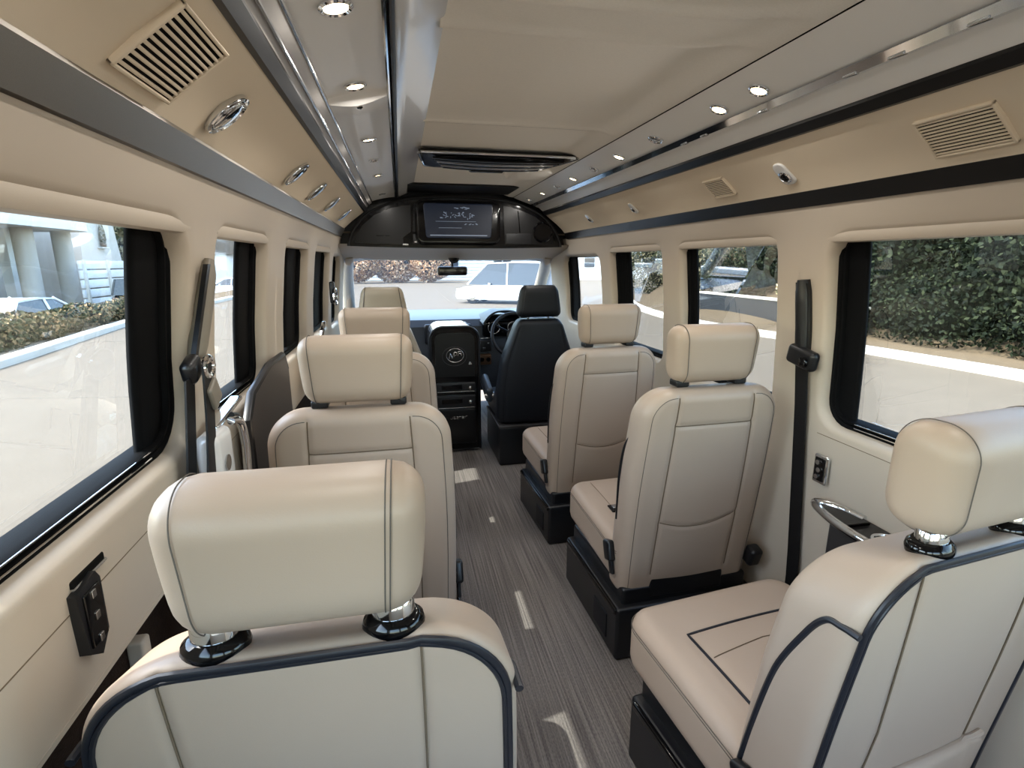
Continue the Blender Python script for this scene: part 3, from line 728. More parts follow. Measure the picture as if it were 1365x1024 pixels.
for nm, z0, z1, mt in (('player', .46, .535, 'black_plastic'), ('player', .345, .44, 'black_plastic'), ('lower_door', .07, .335, 'black_smoke')):
    u = ob(nm, *box((.0, .004, (z0+z1)/2), (.285, .03, z1-z0), .005), mt, K)
    if nm == 'player':
        ob('chrome_line', *box((0, -.012, z0+.012 if z0 > .4 else z0+.004), (.27, .003, .006), .001), 'satin_chrome', u)
        ob('player_window', *box((-.03, -.0125, (z0+z1)/2+.008), (.15, .004, .035), .001), 'black_gloss', u)
        ob('knob', *lathe([(.014, 0), (.014, -.010), (.010, -.013), (0, -.013)], 16, (.105, -.010, (z0+z1)/2), 'Y'), 'satin_chrome', u)
    else:
        mk = MB()
        for (x0, z_0, x1, z_1) in [(-.085, .30, -.078, .265), (-.078, .265, -.070, .285), (-.070, .285, -.062, .265), (-.062, .265, -.056, .30), (-.046, .282, -.046, .266), (-.046, .266, -.030, .266), (-.030, .266, -.030, .282), (-.024, .28, -.010, .28), (-.010, .28, -.024, .266), (-.024, .266, -.008, .266), (-.003, .28, .012, .28), (.012, .28, -.003, .266), (-.003, .266, .013, .266), (.018, .266, .018, .281), (.018, .281, .034, .28), (.034, .28, .034, .266), (.040, .274, .055, .274), (.040, .266, .040, .282), (.040, .282, .055, .28), (.040, .266, .054, .266), (.062, .266, .062, .282), (.062, .28, .076, .283)]:
            mk.add(tube([(x0, -.0115, z_0), (x1, -.0115, z_1)], .0016, 5))
        mk.build('lettering', 'satin_chrome', u)

# ------------------------------------------------------------------ dashboard
D = empty('dashboard', (0, 4.55, 0)); tag(D, 'dark dashboard below the windshield with raised instrument hood', 'dashboard')
prof = [(-.10, .30), (-.10, .60), (-.07, .70), (-.05, .86), (.0, .915), (.10, .925), (.45, .93), (.85, .93), (.85, .30)]
ob('body', *prism(prof, -.92, .92, 'YZ'), 'dash', D, True, 35)
ob('centre_panel', *box((-.04, -.06, .80), (.40, .06, .17), .02), 'black_plastic', D)
for k in range(3): ob('vent_slat', *box((-.04, -.092, .76+k*.03), (.34, .008, .010), .003), 'dash', D)
V = []; us = np.linspace(-1, 1, 21)
for yy in (-.22, -.20, -.1, .1, .3):
    for u in us: V.append((.43+u*.19, yy, .90+.105*(1-abs(u)**3.0)*(1 if yy < 0 else .9 if yy < .2 else .5)))
    for u in us: V.append((.43+u*.18, yy, .885+.105*(1-abs(u)**3.0)*(1 if yy < 0 else .9 if yy < .2 else .5)))
F = []
for r_ in range(4):
    for c_ in range(20):
        a = r_*42+c_; F += [(a, a+1, a+43, a+42), (a+21, a+63, a+64, a+22)]
for c_ in range(20): F.append((c_, c_+21, c_+22, c_+1))
hood = ob('instrument_hood', V, F, 'black_vinyl', D, True, 50)
cl = ob('instrument_panel', *box((.43, -.11, .84), (.36, .05, .13), .02), 'black_gloss', D)
for k in (-1, 1):
    ob('gauge_ring', *tube([(.43+k*.085+.05*math.cos(t), -.14, .85+.05*math.sin(t)) for t in np.linspace(0, 2*math.pi, 24, endpoint=False)], .004, 6, True), 'satin_chrome', cl)
rd = ob('radio', *box((.235, -.13, .70), (.17, .06, .10), .012), 'black_plastic', D)
for k in range(4): ob('radio_key', *box((.175+k*.04, -.163, .70+(.022 if k % 2 else -.018)), (.026, .008, .018), .003), 'satin_chrome', rd)
ob('radio_trim', *box((.235, -.16, .765), (.18, .012, .010), .003), 'satin_chrome', rd)
ob('climate_panel', *box((.235, -.13, .58), (.17, .06, .09), .012), 'wood', D)
for k in range(3): ob('climate_knob', *lathe([(.018, 0), (.018, -.02), (.014, -.024), (0, -.024)], 16, (.18+k*.055, -.16, .585), 'Y'), 'black_gloss', D)
SW = empty('steering_wheel', (.475, 4.14, .82), (R(-28), 0, 0)); tag(SW, 'black steering wheel half hidden behind the driver headrest', 'steering wheel')
ob('rim', *tube([(.19*math.cos(t), 0, .19*math.sin(t)) for t in np.linspace(0, 2*math.pi, 40, endpoint=False)], .014, 10, True), 'black_vinyl', SW)
ob('hub', *lathe([(.07, .01), (.07, -.02), (.05, -.035), (0, -.04)], 24, (0, 0, 0), 'Y'), 'black_plastic', SW)
for a in (0, 120, 240):
    t = R(a+30); ob('spoke', *tube([(.05*math.cos(t), 0, .05*math.sin(t)), (.185*math.cos(t), 0, .185*math.sin(t))], .013, 8, flat=.5), 'black_plastic', SW)
ob('column', *tube([(0, .0, 0), (0, .352, 0)], .035, 12), 'black_plastic', SW)
# mirror and round camera on the header
mi = empty('rear_view_mirror', (.015, 4.52, 1.325)); tag(mi, 'dark rear view mirror hanging from the windshield header', 'mirror')
ob('housing', *box((0, 0, 0), (.25, .04, .075), .018), 'black_plastic', mi); ob('mirror_glass', *box((0, -.021, 0), (.225, .004, .058), .0018), 'black_gloss', mi)
ob('stem', *tube([(0, .01, .03), (0, .02, .10)], .010, 8), 'black_plastic', mi)
rc = empty('round_camera', (.018, 4.40, 1.432)); tag(rc, 'round black speaker eye on the beige header above the mirror', 'speaker')
ob('rim', *lathe([(.0, .02), (.040, .02), (.044, 0), (.036, -.008), (.033, -.002), (0, -.001)], 28, (0, 0, 0), 'Y'), 'black_plastic', rc)
ob('lens', *lathe([(.030, 0), (.026, -.008), (.014, -.012), (0, -.013)], 24, (0, 0, 0), 'Y'), 'black_gloss', rc)

# ------------------------------------------------------------------ overhead console with monitor
O = empty('overhead_console', (0, 3.86, 1.505)); tag(O, 'gloss black arched overhead console below the ceiling at the cab', 'console')
half = [(.752, 0), (.748, .03), (.72, .095), (.66, .175), (.58, .235), (.46, .285), (.34, .315), (.18, .333), (0, .338)]
ring = [(-x, z) for x, z in half]+[(x, z) for x, z in half[-2::-1]]
low = [(x, -.012*(1-(x/.752)**2)) for x in np.linspace(.752, -.752, 25)][1:-1]
poly = ring+low
ob('fascia', *prism(poly, .0, .10), 'black_gloss', O, True, 30)
ob('fascia_edge', *tube([(x, -.004, z) for x, z in curve(ring, 60)], .010, 8), 'black_rail', O)
def door(nm, pts): return ob(nm, *prism(pts, -.007, .003), 'black_smoke', O, True, 25)
dl = door('locker_door', [(-.71, .022), (-.385, .012), (-.385, .06), (-.33, .10), (-.325, .275), (-.45, .255), (-.57, .205), (-.65, .14), (-.695, .075)])
ob('door_slit', *box((-.52, -.009, .07), (.09, .004, .004), .001), 'black_gloss', dl)
door('slim_panel', [(-.315, .10), (-.245, .10), (-.235, .29), (-.30, .285)])
mod = ob('control_module', *box((-.275, -.006, .05), (.085, .012, .065), .004), 'black_plastic', O)
ob('module_button', *box((-.30, -.013, .03), (.018, .004, .010), .001), 'satin_chrome', mod); ob('module_button', *box((-.262, -.013, .03), (.022, .004, .010), .001), 'satin_chrome', mod)
ob('module_button', *box((-.37, -.008, .012), (.04, .012, .012), .002), 'satin_chrome', O)
dr = door('locker_door', [(.335, .012), (.70, .022), (.69, .08), (.64, .15), (.56, .21), (.45, .255), (.325, .283)])
ob('door_groove', *tube([(.43, -.009, .25), (.438, -.009, .18), (.445, -.009, .10)], .003, 5), 'black_gloss', dr)
ob('lower_flap', *box((.435, -.009, .055), (.19, .008, .075), .003), 'black_plastic', dr)
sp = ob('console_speaker', *lathe([(0, 0), (.075, 0), (.075, -.008), (.066, -.014), (.06, -.008), (0, -.007)], 28, (.615, -.004, .105), 'Y'), 'black_gloss', O)
bz = Plate(.30, .150, .02, .06, .016, lambda a, b_, c: np.stack([a, c-.012, .160+b_], -1), step=.04).build('monitor_bezel', 'black_gloss', O)
mn = Plate(.235, .115, .006, .02, .004, lambda a, b_, c: np.stack([a*(1+.03*b_/.115), c-.036, .172+b_], -1), step=.03).build('screen', 'screen', bz)
tx = MB()
for i in range(34):       # illegible bright picture on the screen
    x = -.125+.25*rng.random(); z = .185+.045*rng.random(); L_ = .006+.014*rng.random(); a = rng.choice([0, 1.57, .5, -.5])
    tx.add(box((x, -.0425, z), (L_, .002, .004), 0, rot=('Y', a)))
for i in range(12): tx.add(box((-.03+.10*rng.random(), -.0425, .250+.020*rng.random()), (.010+.012*rng.random(), .002, .003)))
for i in range(8): tx.add(box((.04+.09*rng.random(), -.0425, .145+.012*rng.random()), (.012, .002, .003)))
tx.add(box((0, -.0425, .075), (.40, .002, .006))); tx.add(box((-.02, -.0425, .168), (.28, .002, .002))); tx.add(box((-.06, -.0425, .125), (.16, .002, .002)))
tx.build('screen_picture', 'glyph', mn, False)

# ------------------------------------------------------------------ ceiling fittings
def ceilz(x): return (1.829-.030*max(0, (-x-.43)/.155)**1.6) if x < 0 else float(np.interp(x, [.398, .43, .48, .526], [1.845, 1.832, 1.815, 1.80]))
def slope(x): return math.atan2(ceilz(x+.01)-ceilz(x-.01), .02)
def downlight(x, y, lit, r, label, dz=0):
    L_ = empty('ceiling_light', (x, y, ceilz(x)+dz-.001), (0, -slope(x), 0)); tag(L_, label, 'light', 'ceiling spotlights')
    ob('bezel', *lathe([(r*.70, .002), (r*.72, -.003), (r*.86, -.006), (r, -.003), (r*1.02, .003)], 28), 'chrome', L_)
    ob('lens', *lathe([(r*.72, .001), (r*.5, -.0015), (0, -.002)][::-1], 24), 'lamp_glow' if lit else 'satin_chrome', L_)
    if lit:
        d = bpy.data.lights.new('bulb', 'AREA'); d.shape = 'DISK'; d.size = r*1.2; d.energy = LAMP_W; d.color = (1, .95, .88)
        o = bpy.data.objects.new('bulb', d); COL.objects.link(o); o.parent = L_; o.location = (0, 0, -.009)
    return L_
order = ['first', 'second', 'third', 'fourth', 'fifth', 'sixth', 'seventh', 'eighth', 'ninth', 'tenth']
for k, (y, lit, r) in enumerate([(.45, 1, .030), (1.045, 1, .030), (1.46, 1, .028), (2.05, 1, .028), (2.44, 0, .022), (2.85, 1, .026), (3.60, 1, .022)]):
    downlight(-.505, y, lit, r, f'{order[k]} {"lit " if lit else "small unlit "}round spotlight of the left ceiling row, from the rear')
for k, (y, lit, r) in enumerate([(.55, 1, .028), (1.28, 1, .026), (1.45, 1, .026), (1.83, 0, .028), (2.15, 1, .026), (2.44, 0, .022), (2.74, 1, .024), (3.03, 0, .022), (3.34, 1, .022), (3.70, 1, .020)]):
    downlight(.475, y, lit, r, f'{order[k]} {"lit " if lit else "unlit "}round spotlight of the right ceiling row, from the rear')
# sensor dot behind the step of the left panel
ob_ = ob('ceiling_sensor', *lathe([(0, 0), (.007, -.001), (.009, -.006), (.006, -.010), (0, -.011)][::-1], 16, (-.505, 1.60, 1.812)), 'black_gloss'); tag(ob_, 'tiny dark sensor dot on the stepped left ceiling panel', 'sensor')
# small chrome blocks added to imitate glints on the right strip
for k, y in enumerate((.80, .95, 1.06, 1.34, 1.62, 1.74)):
    o = ob('strip_glint', *box((.536, y, 1.786), (.012, .035, .006), .002), 'chrome'); tag(o, f'small chrome block added as a glint on the right ceiling strip, {order[k]} from the rear', 'clip', 'chrome strip glints')
# roof air unit
A = empty('roof_air_unit', (.03, 2.53, 1.862)); tag(A, 'black and chrome roof air outlet set into the ceiling', 'air vent')
us = np.linspace(-1, 1, 25); V = []
def unit_sec(hw0, y0, y1, zz0, zz1):
    V = []
    for t in np.linspace(0, 1, 7):
        for u in us:
            xx = u*(hw0-.03*t); V.append((xx, y0+(y1-y0)*t-.05*abs(u)**4*(1-2*t)*0, zz0+(zz1-zz0)*math.sin(t*math.pi/2)-.012*(1-u*u)*math.sin(t*math.pi)))
    return V
out = [(-.34, -.17), (.33, -.17), (.345, -.155), (.31, -.02), (.26, .11), (.20, .155), (-.27, .155), (-.315, .13), (-.335, -.02), (-.35, -.15)]
ob('tray', *prism(out, -.004, -.022, 'XY'), 'black_gloss', A, True, 30)
ob('chrome_rim', *tube([(x, y, -.018) for x, y in out], .006, 8, True), 'chrome', A)
for k in range(6):
    yy = -.12+k*.045; hwk = .29-.012*k
    ob('louvre', *tube([(u*hwk, yy-.0*u, -.030-.008*(1-u*u)) for u in np.linspace(-1, 1, 12)], .010, 6, flat=.5), 'satin_chrome' if k in (2, 4) else 'black_smoke', A)
ob('handle', *box((-.02, .115, -.038), (.16, .03, .016), .006), 'black_gloss', A)
ob('latch', *box((-.09, .125, -.036), (.03, .02, .014), .005), 'chrome', A)
# bulge of the ceiling ahead of the unit
Bq = Plate(.12, .16, .016, .10, .015, lambda a, b_, c: np.stack([.27+a+.0*b_, 2.86+b_, 1.856+c], -1), step=.02, crown=(.004, 0))
bq = Bq.build('ceiling_blister', 'headliner'); bq.parent = ce
# dark panel just behind the console
dp = ob('smoked_ceiling_panel', *prism([(-.36, 3.42), (.345, 3.42), (.41, 3.50), (.375, 3.80), (-.35, 3.80)], 1.856, 1.869, 'XY'), 'black_smoke', None, True, 30); tag(dp, 'dark smoked flat panel in the ceiling just behind the overhead console', 'panel')

# ------------------------------------------------------------------ fittings on the inclined overhead panels
def frame_on_panel(s, y, t):
    """point and axes on the inclined panel; t 0 lower edge .. 1 upper edge"""
    P = np.array([(.788, 1.598), (.765, 1.628), (.72, 1.668), (.67, 1.706), (.632, 1.735)]); k = np.linspace(0, 1, 5)
    x = np.interp(t, k, P[:, 0]); z = np.interp(t, k, P[:, 1])
    x2 = np.interp(min(1, t+.12), k, P[:, 0]); z2 = np.interp(min(1, t+.12), k, P[:, 1]); x1 = np.interp(max(0, t-.12), k, P[:, 0]); z1 = np.interp(max(0, t-.12), k, P[:, 1])
    ang = math.atan2(z2-z1, x2-x1)          # in XZ, for the right side
    v = Vector((s*(x2-x1), 0, z2-z1)).normalized(); u = Vector((0, 1, 0))
    n = u.cross(v)
    if n.x*s > 0 or n.z > 0: n = -n
    u = v.cross(n)
    m = Matrix(((u.x, v.x, n.x, s*x), (u.y, v.y, n.y, y), (u.z, v.z, n.z, z), (0, 0, 0, 1)))
    return m
def on_panel(name, s, y, t, label, cat, group=None):
    E_ = empty(name); E_.matrix_world = frame_on_panel(s, y, t); tag(E_, label, cat, group); return E_
def grille(s, y, t, w_, h_, n, label):
    G = on_panel('vent_grille', s, y, t, label, 'vent', 'overhead vent grilles')
    ob('backing', *box((0, 0, .003), (w_-.006, h_-.006, .006)), 'slot', G, False)
    fr = MB()
    for k in (-1, 1): fr.add(box((0, k*(h_/2-.003), .003), (w_, .006, .014), .002)); fr.add(box((k*(w_/2-.003), 0, .003), (.006, h_, .014), .002))
    fr.build('frame', 'overhead', G)
    pitch = (h_-.012)/n
    for k in range(n): ob('slat', *box((0, -h_/2+.006+pitch*(k+.5), .0065), (w_-.010, pitch*.52, .005), .0012, n=1), 'overhead', G)
grille(1, .95, .47, .165, .105, 11, 'large beige slatted vent grille on the right overhead panel')
grille(1, 1.81, .47, .125, .085, 10, 'smaller beige slatted vent grille on the right overhead panel ahead of the eyeball vent')
grille(-1, .875, .55, .17, .120, 11, 'large beige slatted vent grille on the left overhead panel')
def reading_lamp(s, y, t, dark, label, inner=False):
    G = on_panel('reading_lamp', s, y, t, label, 'lamp', 'oval reading lamps on the left panel')
    V, F = lathe([(.0, 0), (1.0, 0), (1.04, .25), (1.0, .55), (.9, .62), (.84, .45)], 32); V = np.array(V)*np.array([.036, .047, .020]); ob('bezel', V, F, 'chrome', G, True, 50)
    V, F = lathe([(.86, .40), (.7, .62), (.4, .76), (0, .8)], 28); V = np.array(V)*np.array([.036, .047, .020]); ob('lens', V, F, 'satin_chrome' if dark else 'chrome', G, True, None)
    if inner:
        V, F = lathe([(0, .9), (.5, .95), (.55, .7)], 20); V = np.array(V)*np.array([.026, .026, .014])+np.array([0, -.015, .002]); ob('eyeball', V, F, 'chrome', G, True, None)
        V, F = lathe([(0, 1.0), (.2, 1.0), (.22, .6)], 14); V = np.array(V)*np.array([.026, .026, .014])+np.array([0, .022, .002]); ob('button', V, F, 'black_gloss', G, True, None)
for k, (y, dk, inn, lb) in enumerate([(1.135, 0, 0, 'largest oval chrome reading lamp on the left panel, nearest the vent grille'), (1.82, 0, 1, 'oval chrome reading lamp with eyeball and button, second from the vent grille'), (2.24, 1, 0, 'dark oval lamp bezel on the left panel, third from the vent grille'), (2.71, 1, 0, 'slim dark oval lamp bezel on the left panel, fourth from the vent grille'), (3.30, 0, 0, 'oval chrome reading lamp on the left panel nearest the overhead console')]):
    reading_lamp(-1, y, .50, dk, lb, inn)
def eyeball(y, t, sc, label):
    G = on_panel('eyeball_vent', 1, y, t, label, 'vent', 'eyeball vents on the right panel')
    Plate(.026*sc, .042*sc, .004, .02*sc, .003, lambda a, b_, c: np.stack([a*(1-.18*b_/(.042*sc)), b_, .003+c], -1), step=.01).build('plate', 'white_gloss', G)
    ob('ring', *lathe([(.022*sc, .004), (.022*sc, .010), (.018*sc, .012), (.016*sc, .008)], 24, (0, -.010*sc, 0)), 'chrome', G)
    ob('eye', *lathe([(.015*sc, .006), (.012*sc, .012), (.006*sc, .014), (0, .0145)], 20, (0, -.010*sc, 0)), 'black_gloss', G)
eyeball(1.48, .45, 1.0, 'largest white and chrome eyeball vent on the right panel, between the two grilles')
eyeball(2.55, .45, .8, 'eyeball vent on the right panel ahead of the smaller grille')
eyeball(3.18, .45, .8, 'eyeball vent on the right panel nearest the overhead console')

# ------------------------------------------------------------------ seat belts
def belt(name, label, pts, w_, s, cat='seat belt'):
    E_ = empty(name, pts[0]); tag(E_, label, cat); o = np.array(pts[0]); return E_, o
bz_ = empty('seat_belt', (.84, 1.42, .3)); tag(bz_, 'black seat belt with adjuster on the right pillar beside the second right seat', 'seat belt')
def strip(pts, wid, th, s):
    """flat strap: pts (x,y,z), width along y"""
    V = []; F = []
    for (x, y, z) in pts: V += [(x, y-wid/2, z), (x, y+wid/2, z), (x-s*th, y+wid/2, z), (x-s*th, y-wid/2, z)]
    for i in range(len(pts)-1):
        for k in range(4): F.append((i*4+k, i*4+(k+1) % 4, i*4+4+(k+1) % 4, i*4+4+k))
    F += [(0, 1, 2, 3), tuple(len(V)-4+k for k in (3, 2, 1, 0))]
    return V, F
o = np.array(bz_.location)
def rel(L): return [tuple(np.array(q)-o) for q in L]
zs = np.linspace(1.335, .02, 14)
ob('strap', *strip(rel([(wx(z, 1)-.014, 1.472-.05*np.clip((1.33-z)/1.0, 0, 1)**1.0-.03*np.clip((1.2-z), 0, 1), z) for z in zs]), .052, .004, 1), 'belt', bz_, False)
ob('track_cover', *tube(rel([(wx(z, 1)-.008, 1.472-.05*(1.33-z), z) for z in np.linspace(1.345, 1.09, 8)]), [.020, .026, .027, .027, .027, .027, .026, .024], 12), 'black_plastic', bz_)
ad = ob('height_adjuster', *box(tuple(np.array((wx(1.09, 1)-.028, 1.440, 1.10))-o), (.035, .12, .065), .016, rot=('X', .18)), 'black_plastic', bz_)
ob('adjuster_button', *lathe([(0, 0), (.016, 0), (.016, -.010), (.010, -.013), (0, -.013)], 18, tuple(np.array((wx(1.09, 1)-.046, 1.41, 1.09))-o), 'X'), 'black_gloss', bz_)
ob('belt_anchor', *box(tuple(np.array((.85, 1.41, .06))-o), (.03, .07, .10), .01), 'black_plastic', bz_)
lb = empty('seat_belt', (-.84, 1.25, .6)); tag(lb, 'grey and black seat belt on the left pillar between the first two windows', 'seat belt')
o = np.array(lb.location)
ob('track_cover', *tube(rel([(-wx(z, -1)+.012, 1.30-.10*np.clip((1.40-z)/.25, 0, 1), z) for z in np.linspace(1.405, 1.20, 8)]), [.010, .017, .019, .020, .020, .020, .020, .017], 12), 'belt_cover', lb)
ob('track', *strip(rel([(-wx(z, -1)+.012, 1.272-.10*np.clip((1.40-z)/.25, 0, 1), z) for z in np.linspace(1.395, 1.16, 8)]), .016, .010, -1), 'black_plastic', lb, False)
ob('height_adjuster', *box(tuple(np.array((-wx(1.18, -1)+.02, 1.17, 1.185))-o), (.03, .06, .05), .014, rot=('X', .35)), 'black_plastic', lb)
ob('d_ring', *tube(rel([(-wx(1.17, -1)+.045+.0*t, 1.195+.026*math.cos(t), 1.185+.02*math.sin(t)) for t in np.linspace(0, 2*math.pi, 20, endpoint=False)]), .006, 8, True), 'chrome', lb)
V = []
ob('strap', *strip(rel([(-wx(z, -1)+.040+.010*math.sin((1.2-z)*5), 1.185-.06*np.clip((1.19-z)/.35, 0, 1)+.012*math.sin((1.2-z)*9), z) for z in np.linspace(1.19, .15, 22)]), .048, .004, -1), 'belt', lb, False)
ob('strap_back', *strip(rel([(-wx(z, -1)+.022, 1.145-.03*np.clip((1.19-z)/.35, 0, 1), z) for z in np.linspace(1.17, .15, 16)]), .046, .004, -1), 'belt', lb, False)
ob('tongue', *box(tuple(np.array((-wx(1.13, -1)+.050, 1.20, 1.125))-o), (.012, .05, .055), .005, rot=('X', .5)), 'belt_cover', lb)

# ------------------------------------------------------------------ wall fittings
sw = empty('window_switch', (-.888, .768, .905)); tag(sw, 'black blind switch with three small icons on the left wall panel', 'switch')
V, F = prism([(-.030, .050), (.020, .060), (.030, .045), (.028, -.040), (.004, -.066), (-.022, -.048)], 0, .016, 'YZ'); ob('body', V, F, 'black_plastic', sw, True, 25)
for dz in (.034, .0, -.036): ob('icon', *box((.0195, .002, dz), (.003, .010, .012), .001), 'satin_chrome', sw)
ob('rocker', *box((.016, .002, .0), (.006, .040, .085), .0025), 'black_gloss', sw)
sl = empty('wall_slot', (-.888, .79, .966)); tag(sl, 'narrow dark slot with chrome lip above the left wall switch', 'slot')
ob('recess', *box((.004, 0, 0), (.008, .085, .012), .003), 'slot', sl); ob('lip', *tube([(.008, -.042, -.007), (.008, .042, -.007)], .0028, 6), 'satin_chrome', sl)
so = empty('wall_socket', (.868, 1.335, .755)); tag(so, 'chrome framed socket plate on the right wall beside the seat belt', 'socket')
ob('plate', *box((0, 0, 0), (.014, .055, .095), .006), 'chrome', so); ob('inset', *box((-.006, 0, 0), (.008, .040, .076), .003), 'black_gloss', so)
for k in range(3): ob('contact', *lathe([(.008, 0), (.008, -.006), (0, -.007)], 12, (-.010, .003*(-1)**k, -.024+k*.024), 'X'), 'satin_chrome', so)
# right armrest tray with cup holder
at_ = empty('wall_tray', (.818, 1.10, .665)); tag(at_, 'chrome rimmed black tray on the right wall beside the nearest right seat', 'tray')
out = curve([(.055, .06), (.045, .13), (.012, .185), (-.008, .18), (-.035, .10), (-.048, .0), (-.045, -.10), (-.035, -.17), (.0, -.19), (.055, -.19)], 50)
ob('bowl', *prism([tuple(q) for q in out], -.012, .004, 'XY'), 'black_smoke', at_, True, 30)
ob('chrome_rim', *tube([(q[0], q[1], .002) for q in out], .011, 10, flat=1.2), 'chrome', at_)
ob('divider', *box((.0, .03, .008), (.08, .006, .010), .002), 'black_gloss', at_)
ob('cup_ring', *tube([(.0+.038*math.cos(t), -.07+.038*math.sin(t), .010) for t in np.linspace(0, 2*math.pi, 28, endpoint=False)], .005, 8, True), 'chrome', at_)
ob('pad', *box((.0, -.07, .007), (.055, .055, .006), .003), 'black_gloss', at_)
ob('lower_body', *box((.03, -.02, -.17), (.07, .30, .32), .02), 'dark_panel', at_)
# left: silver handle unit, dark step panel, chrome clutter by the door
hu = empty('door_latch_unit', (-.845, 1.25, .93)); tag(hu, 'silver and chrome door latch unit below the second left window', 'handle')
ob('body', *box((0, -.02, .03), (.05, .11, .15), .02), 'white_gloss', hu)
ob('chrome_bar', *tube(curve([(.020, .045, .105), (.028, .085, .09), (.030, .10, .03), (.028, .10, -.04)], 20), .010, 10), 'chrome', hu)
ob('dark_bar', *tube(curve([(.012, .075, .11), (.018, .115, .09), (.020, .13, .03), (.018, .13, -.04)], 20), .009, 10), 'black_plastic', hu)
ob('emblem', *lathe([(0, 0), (.018, 0), (.018, .003), (.014, .004), (0, .003)], 20, (.026, -.03, .03), 'X'), 'satin_chrome', hu)
ob('upper_lip', *box((-.005, .09, .115), (.03, .20, .012), .005, rot=('X', .12)), 'chrome', hu)
stp = empty('step_screen', (-.845, 1.75, 0)); tag(stp, 'dark grey modesty panel with sloped top beside the second left seat', 'panel')
ob('board', *prism([(-.26, 0), (.26, 0), (.26, 1.02), (.225, 1.075), (.02, 1.075), (-.20, 1.035), (-.26, .98)], -.012, .012, 'YZ'), 'dark_panel', stp, True, 30)
ob('edge', *tube([(0, a, b_) for a, b_ in [(-.26, .0), (-.26, .98), (-.20, 1.035), (.02, 1.075), (.225, 1.075), (.26, 1.02)]], .013, 8), 'black_plastic', stp)
grab = empty('grab_handle', (-.80, 2.62, 1.0)); tag(grab, 'chrome grab handle and brassy latch on the left door frame', 'handle')
ob('bracket', *box((-.02, -.05, -.03), (.05, .10, .11), .02), 'satin_chrome', grab)
ob('bar', *tube(curve([(0, -.09, .02), (.02, -.10, .09), (.02, -.02, .12), (0, .03, .06), (-.01, .02, -.04)], 30), .010, 8), 'chrome', grab)
ob('latch', *box((.0, -.06, -.10), (.03, .07, .05), .012), 'wood', grab)
gh = empty('mirror_handle', (-.80, 3.30, 1.20)); tag(gh, 'small chrome door pull near the front left window', 'handle')
ob('loop', *tube([(.0, .05*math.cos(t), .045*math.sin(t)) for t in np.linspace(0, 2*math.pi, 24, endpoint=False)], .009, 8, True), 'chrome', gh)
ob('mount', *box((-.02, .045, .02), (.03, .04, .13), .01), 'black_plastic', gh)
# bulkhead above the console, closing the roof space
struct(ob('wall_cab', *prism([(-.95, 1.51), (.95, 1.51), (.92, 1.66), (.84, 1.80), (.68, 1.92), (.4, 1.97), (-.4, 1.97), (-.68, 1.92), (-.84, 1.80), (-.92, 1.66)], 3.97, 4.0), 'black_rail', None, False), 'dark bulkhead behind the overhead console')

# ------------------------------------------------------------------ outside: ground, kerbs
GZ = -.65
g = struct(ob('ground', *prism([(-10.0, -40), (60, -40), (60, 130), (-9.6, 130), (-9.6, 24), (-9.4, 14), (-8.6, 4), (-8.2, -40)], GZ-.3, GZ, 'XY'), 'ground', None, False), 'pale sunlit concrete drive')
struct(ob('ground_lower', *prism([(-160, -60), (-9.5, -60), (-9.5, 160), (-160, 160)], -1.5, -1.2, 'XY'), 'ground', None, False), 'lower car park beyond the left hedge')
for k, (p0, p1) in enumerate([((-8.2, 9.5), (-1.2, 8.4)), ((-9.4, 22), (-1.2, 21)), ((1.2, 16.5), (9.5, 12.5)), ((1.2, 6.5), (10, 4.2)), ((-8.8, 15.6), (-1.2, 15.2)), ((2, 12), (2.2, 40))]):
    ob('slab_joint', *tube([(p0[0], p0[1], GZ), (p1[0], p1[1], GZ)], .012, 4), 'joint', g)
def kerb(name, pts, w_, h_, lab):
    V = []; F = []; P = np.array(pts, float); n = len(P)
    T = np.gradient(P, axis=0); N = np.stack([-T[:, 1], T[:, 0]], 1); N /= np.linalg.norm(N, axis=1)[:, None]
    for p_, q in zip(P, N):
        for (o_, z) in ((-w_/2, GZ-.1), (-w_/2, GZ+h_-.02), (-w_/2+.02, GZ+h_), (w_/2-.02, GZ+h_), (w_/2, GZ+h_-.02), (w_/2, GZ-.1)): V.append((p_[0]+q[0]*o_, p_[1]+q[1]*o_, z))
    for i in range(n-1):
        for k in range(5): F.append((i*6+k, i*6+k+1, i*6+7+k, i*6+6+k))
    F += [tuple(range(6))[::-1], tuple(len(V)-6+k for k in range(6))]
    return struct(ob(name, V, F, 'kerb', None, True, 30), lab)
kl = curve([(-7.4, -4), (-7.9, 6), (-8.35, 12), (-8.9, 16), (-9.45, 20.5), (-9.7, 26), (-9.9, 60)], 40)
kerb('kerb_left', kl, .32, .16, 'pale concrete kerb beside the left hedge')
kr = curve([(10.7, -6), (10.5, 3), (10.4, 7), (9.95, 11), (9.3, 15), (9.4, 19), (10.6, 24), (13, 30)], 40)
kerb('kerb_right', kr, .40, .14, 'pale concrete kerb below the right hedge bank')
V = []; 
for q in kl: V += [(q[0]-.1, q[1], GZ+.10), (q[0]-1.9, q[1], GZ+.16), (q[0]-2.3, q[1], -1.25)]
struct(ob('planting_bed_left', V, gridfaces(len(kl), 3), 'soil', None, True, None), 'bare soil strip under the left hedge')
V = []
for q in kr: V += [(q[0]+.1, q[1], GZ+.10), (q[0]+1.4, q[1], GZ+.14), (q[0]+3.5, q[1], GZ+1.6), (q[0]+9, q[1], GZ+4.5)]
struct(ob('bank_right', V, gridfaces(len(kr), 4), 'soil', None, True, None), 'planted bank on the right')

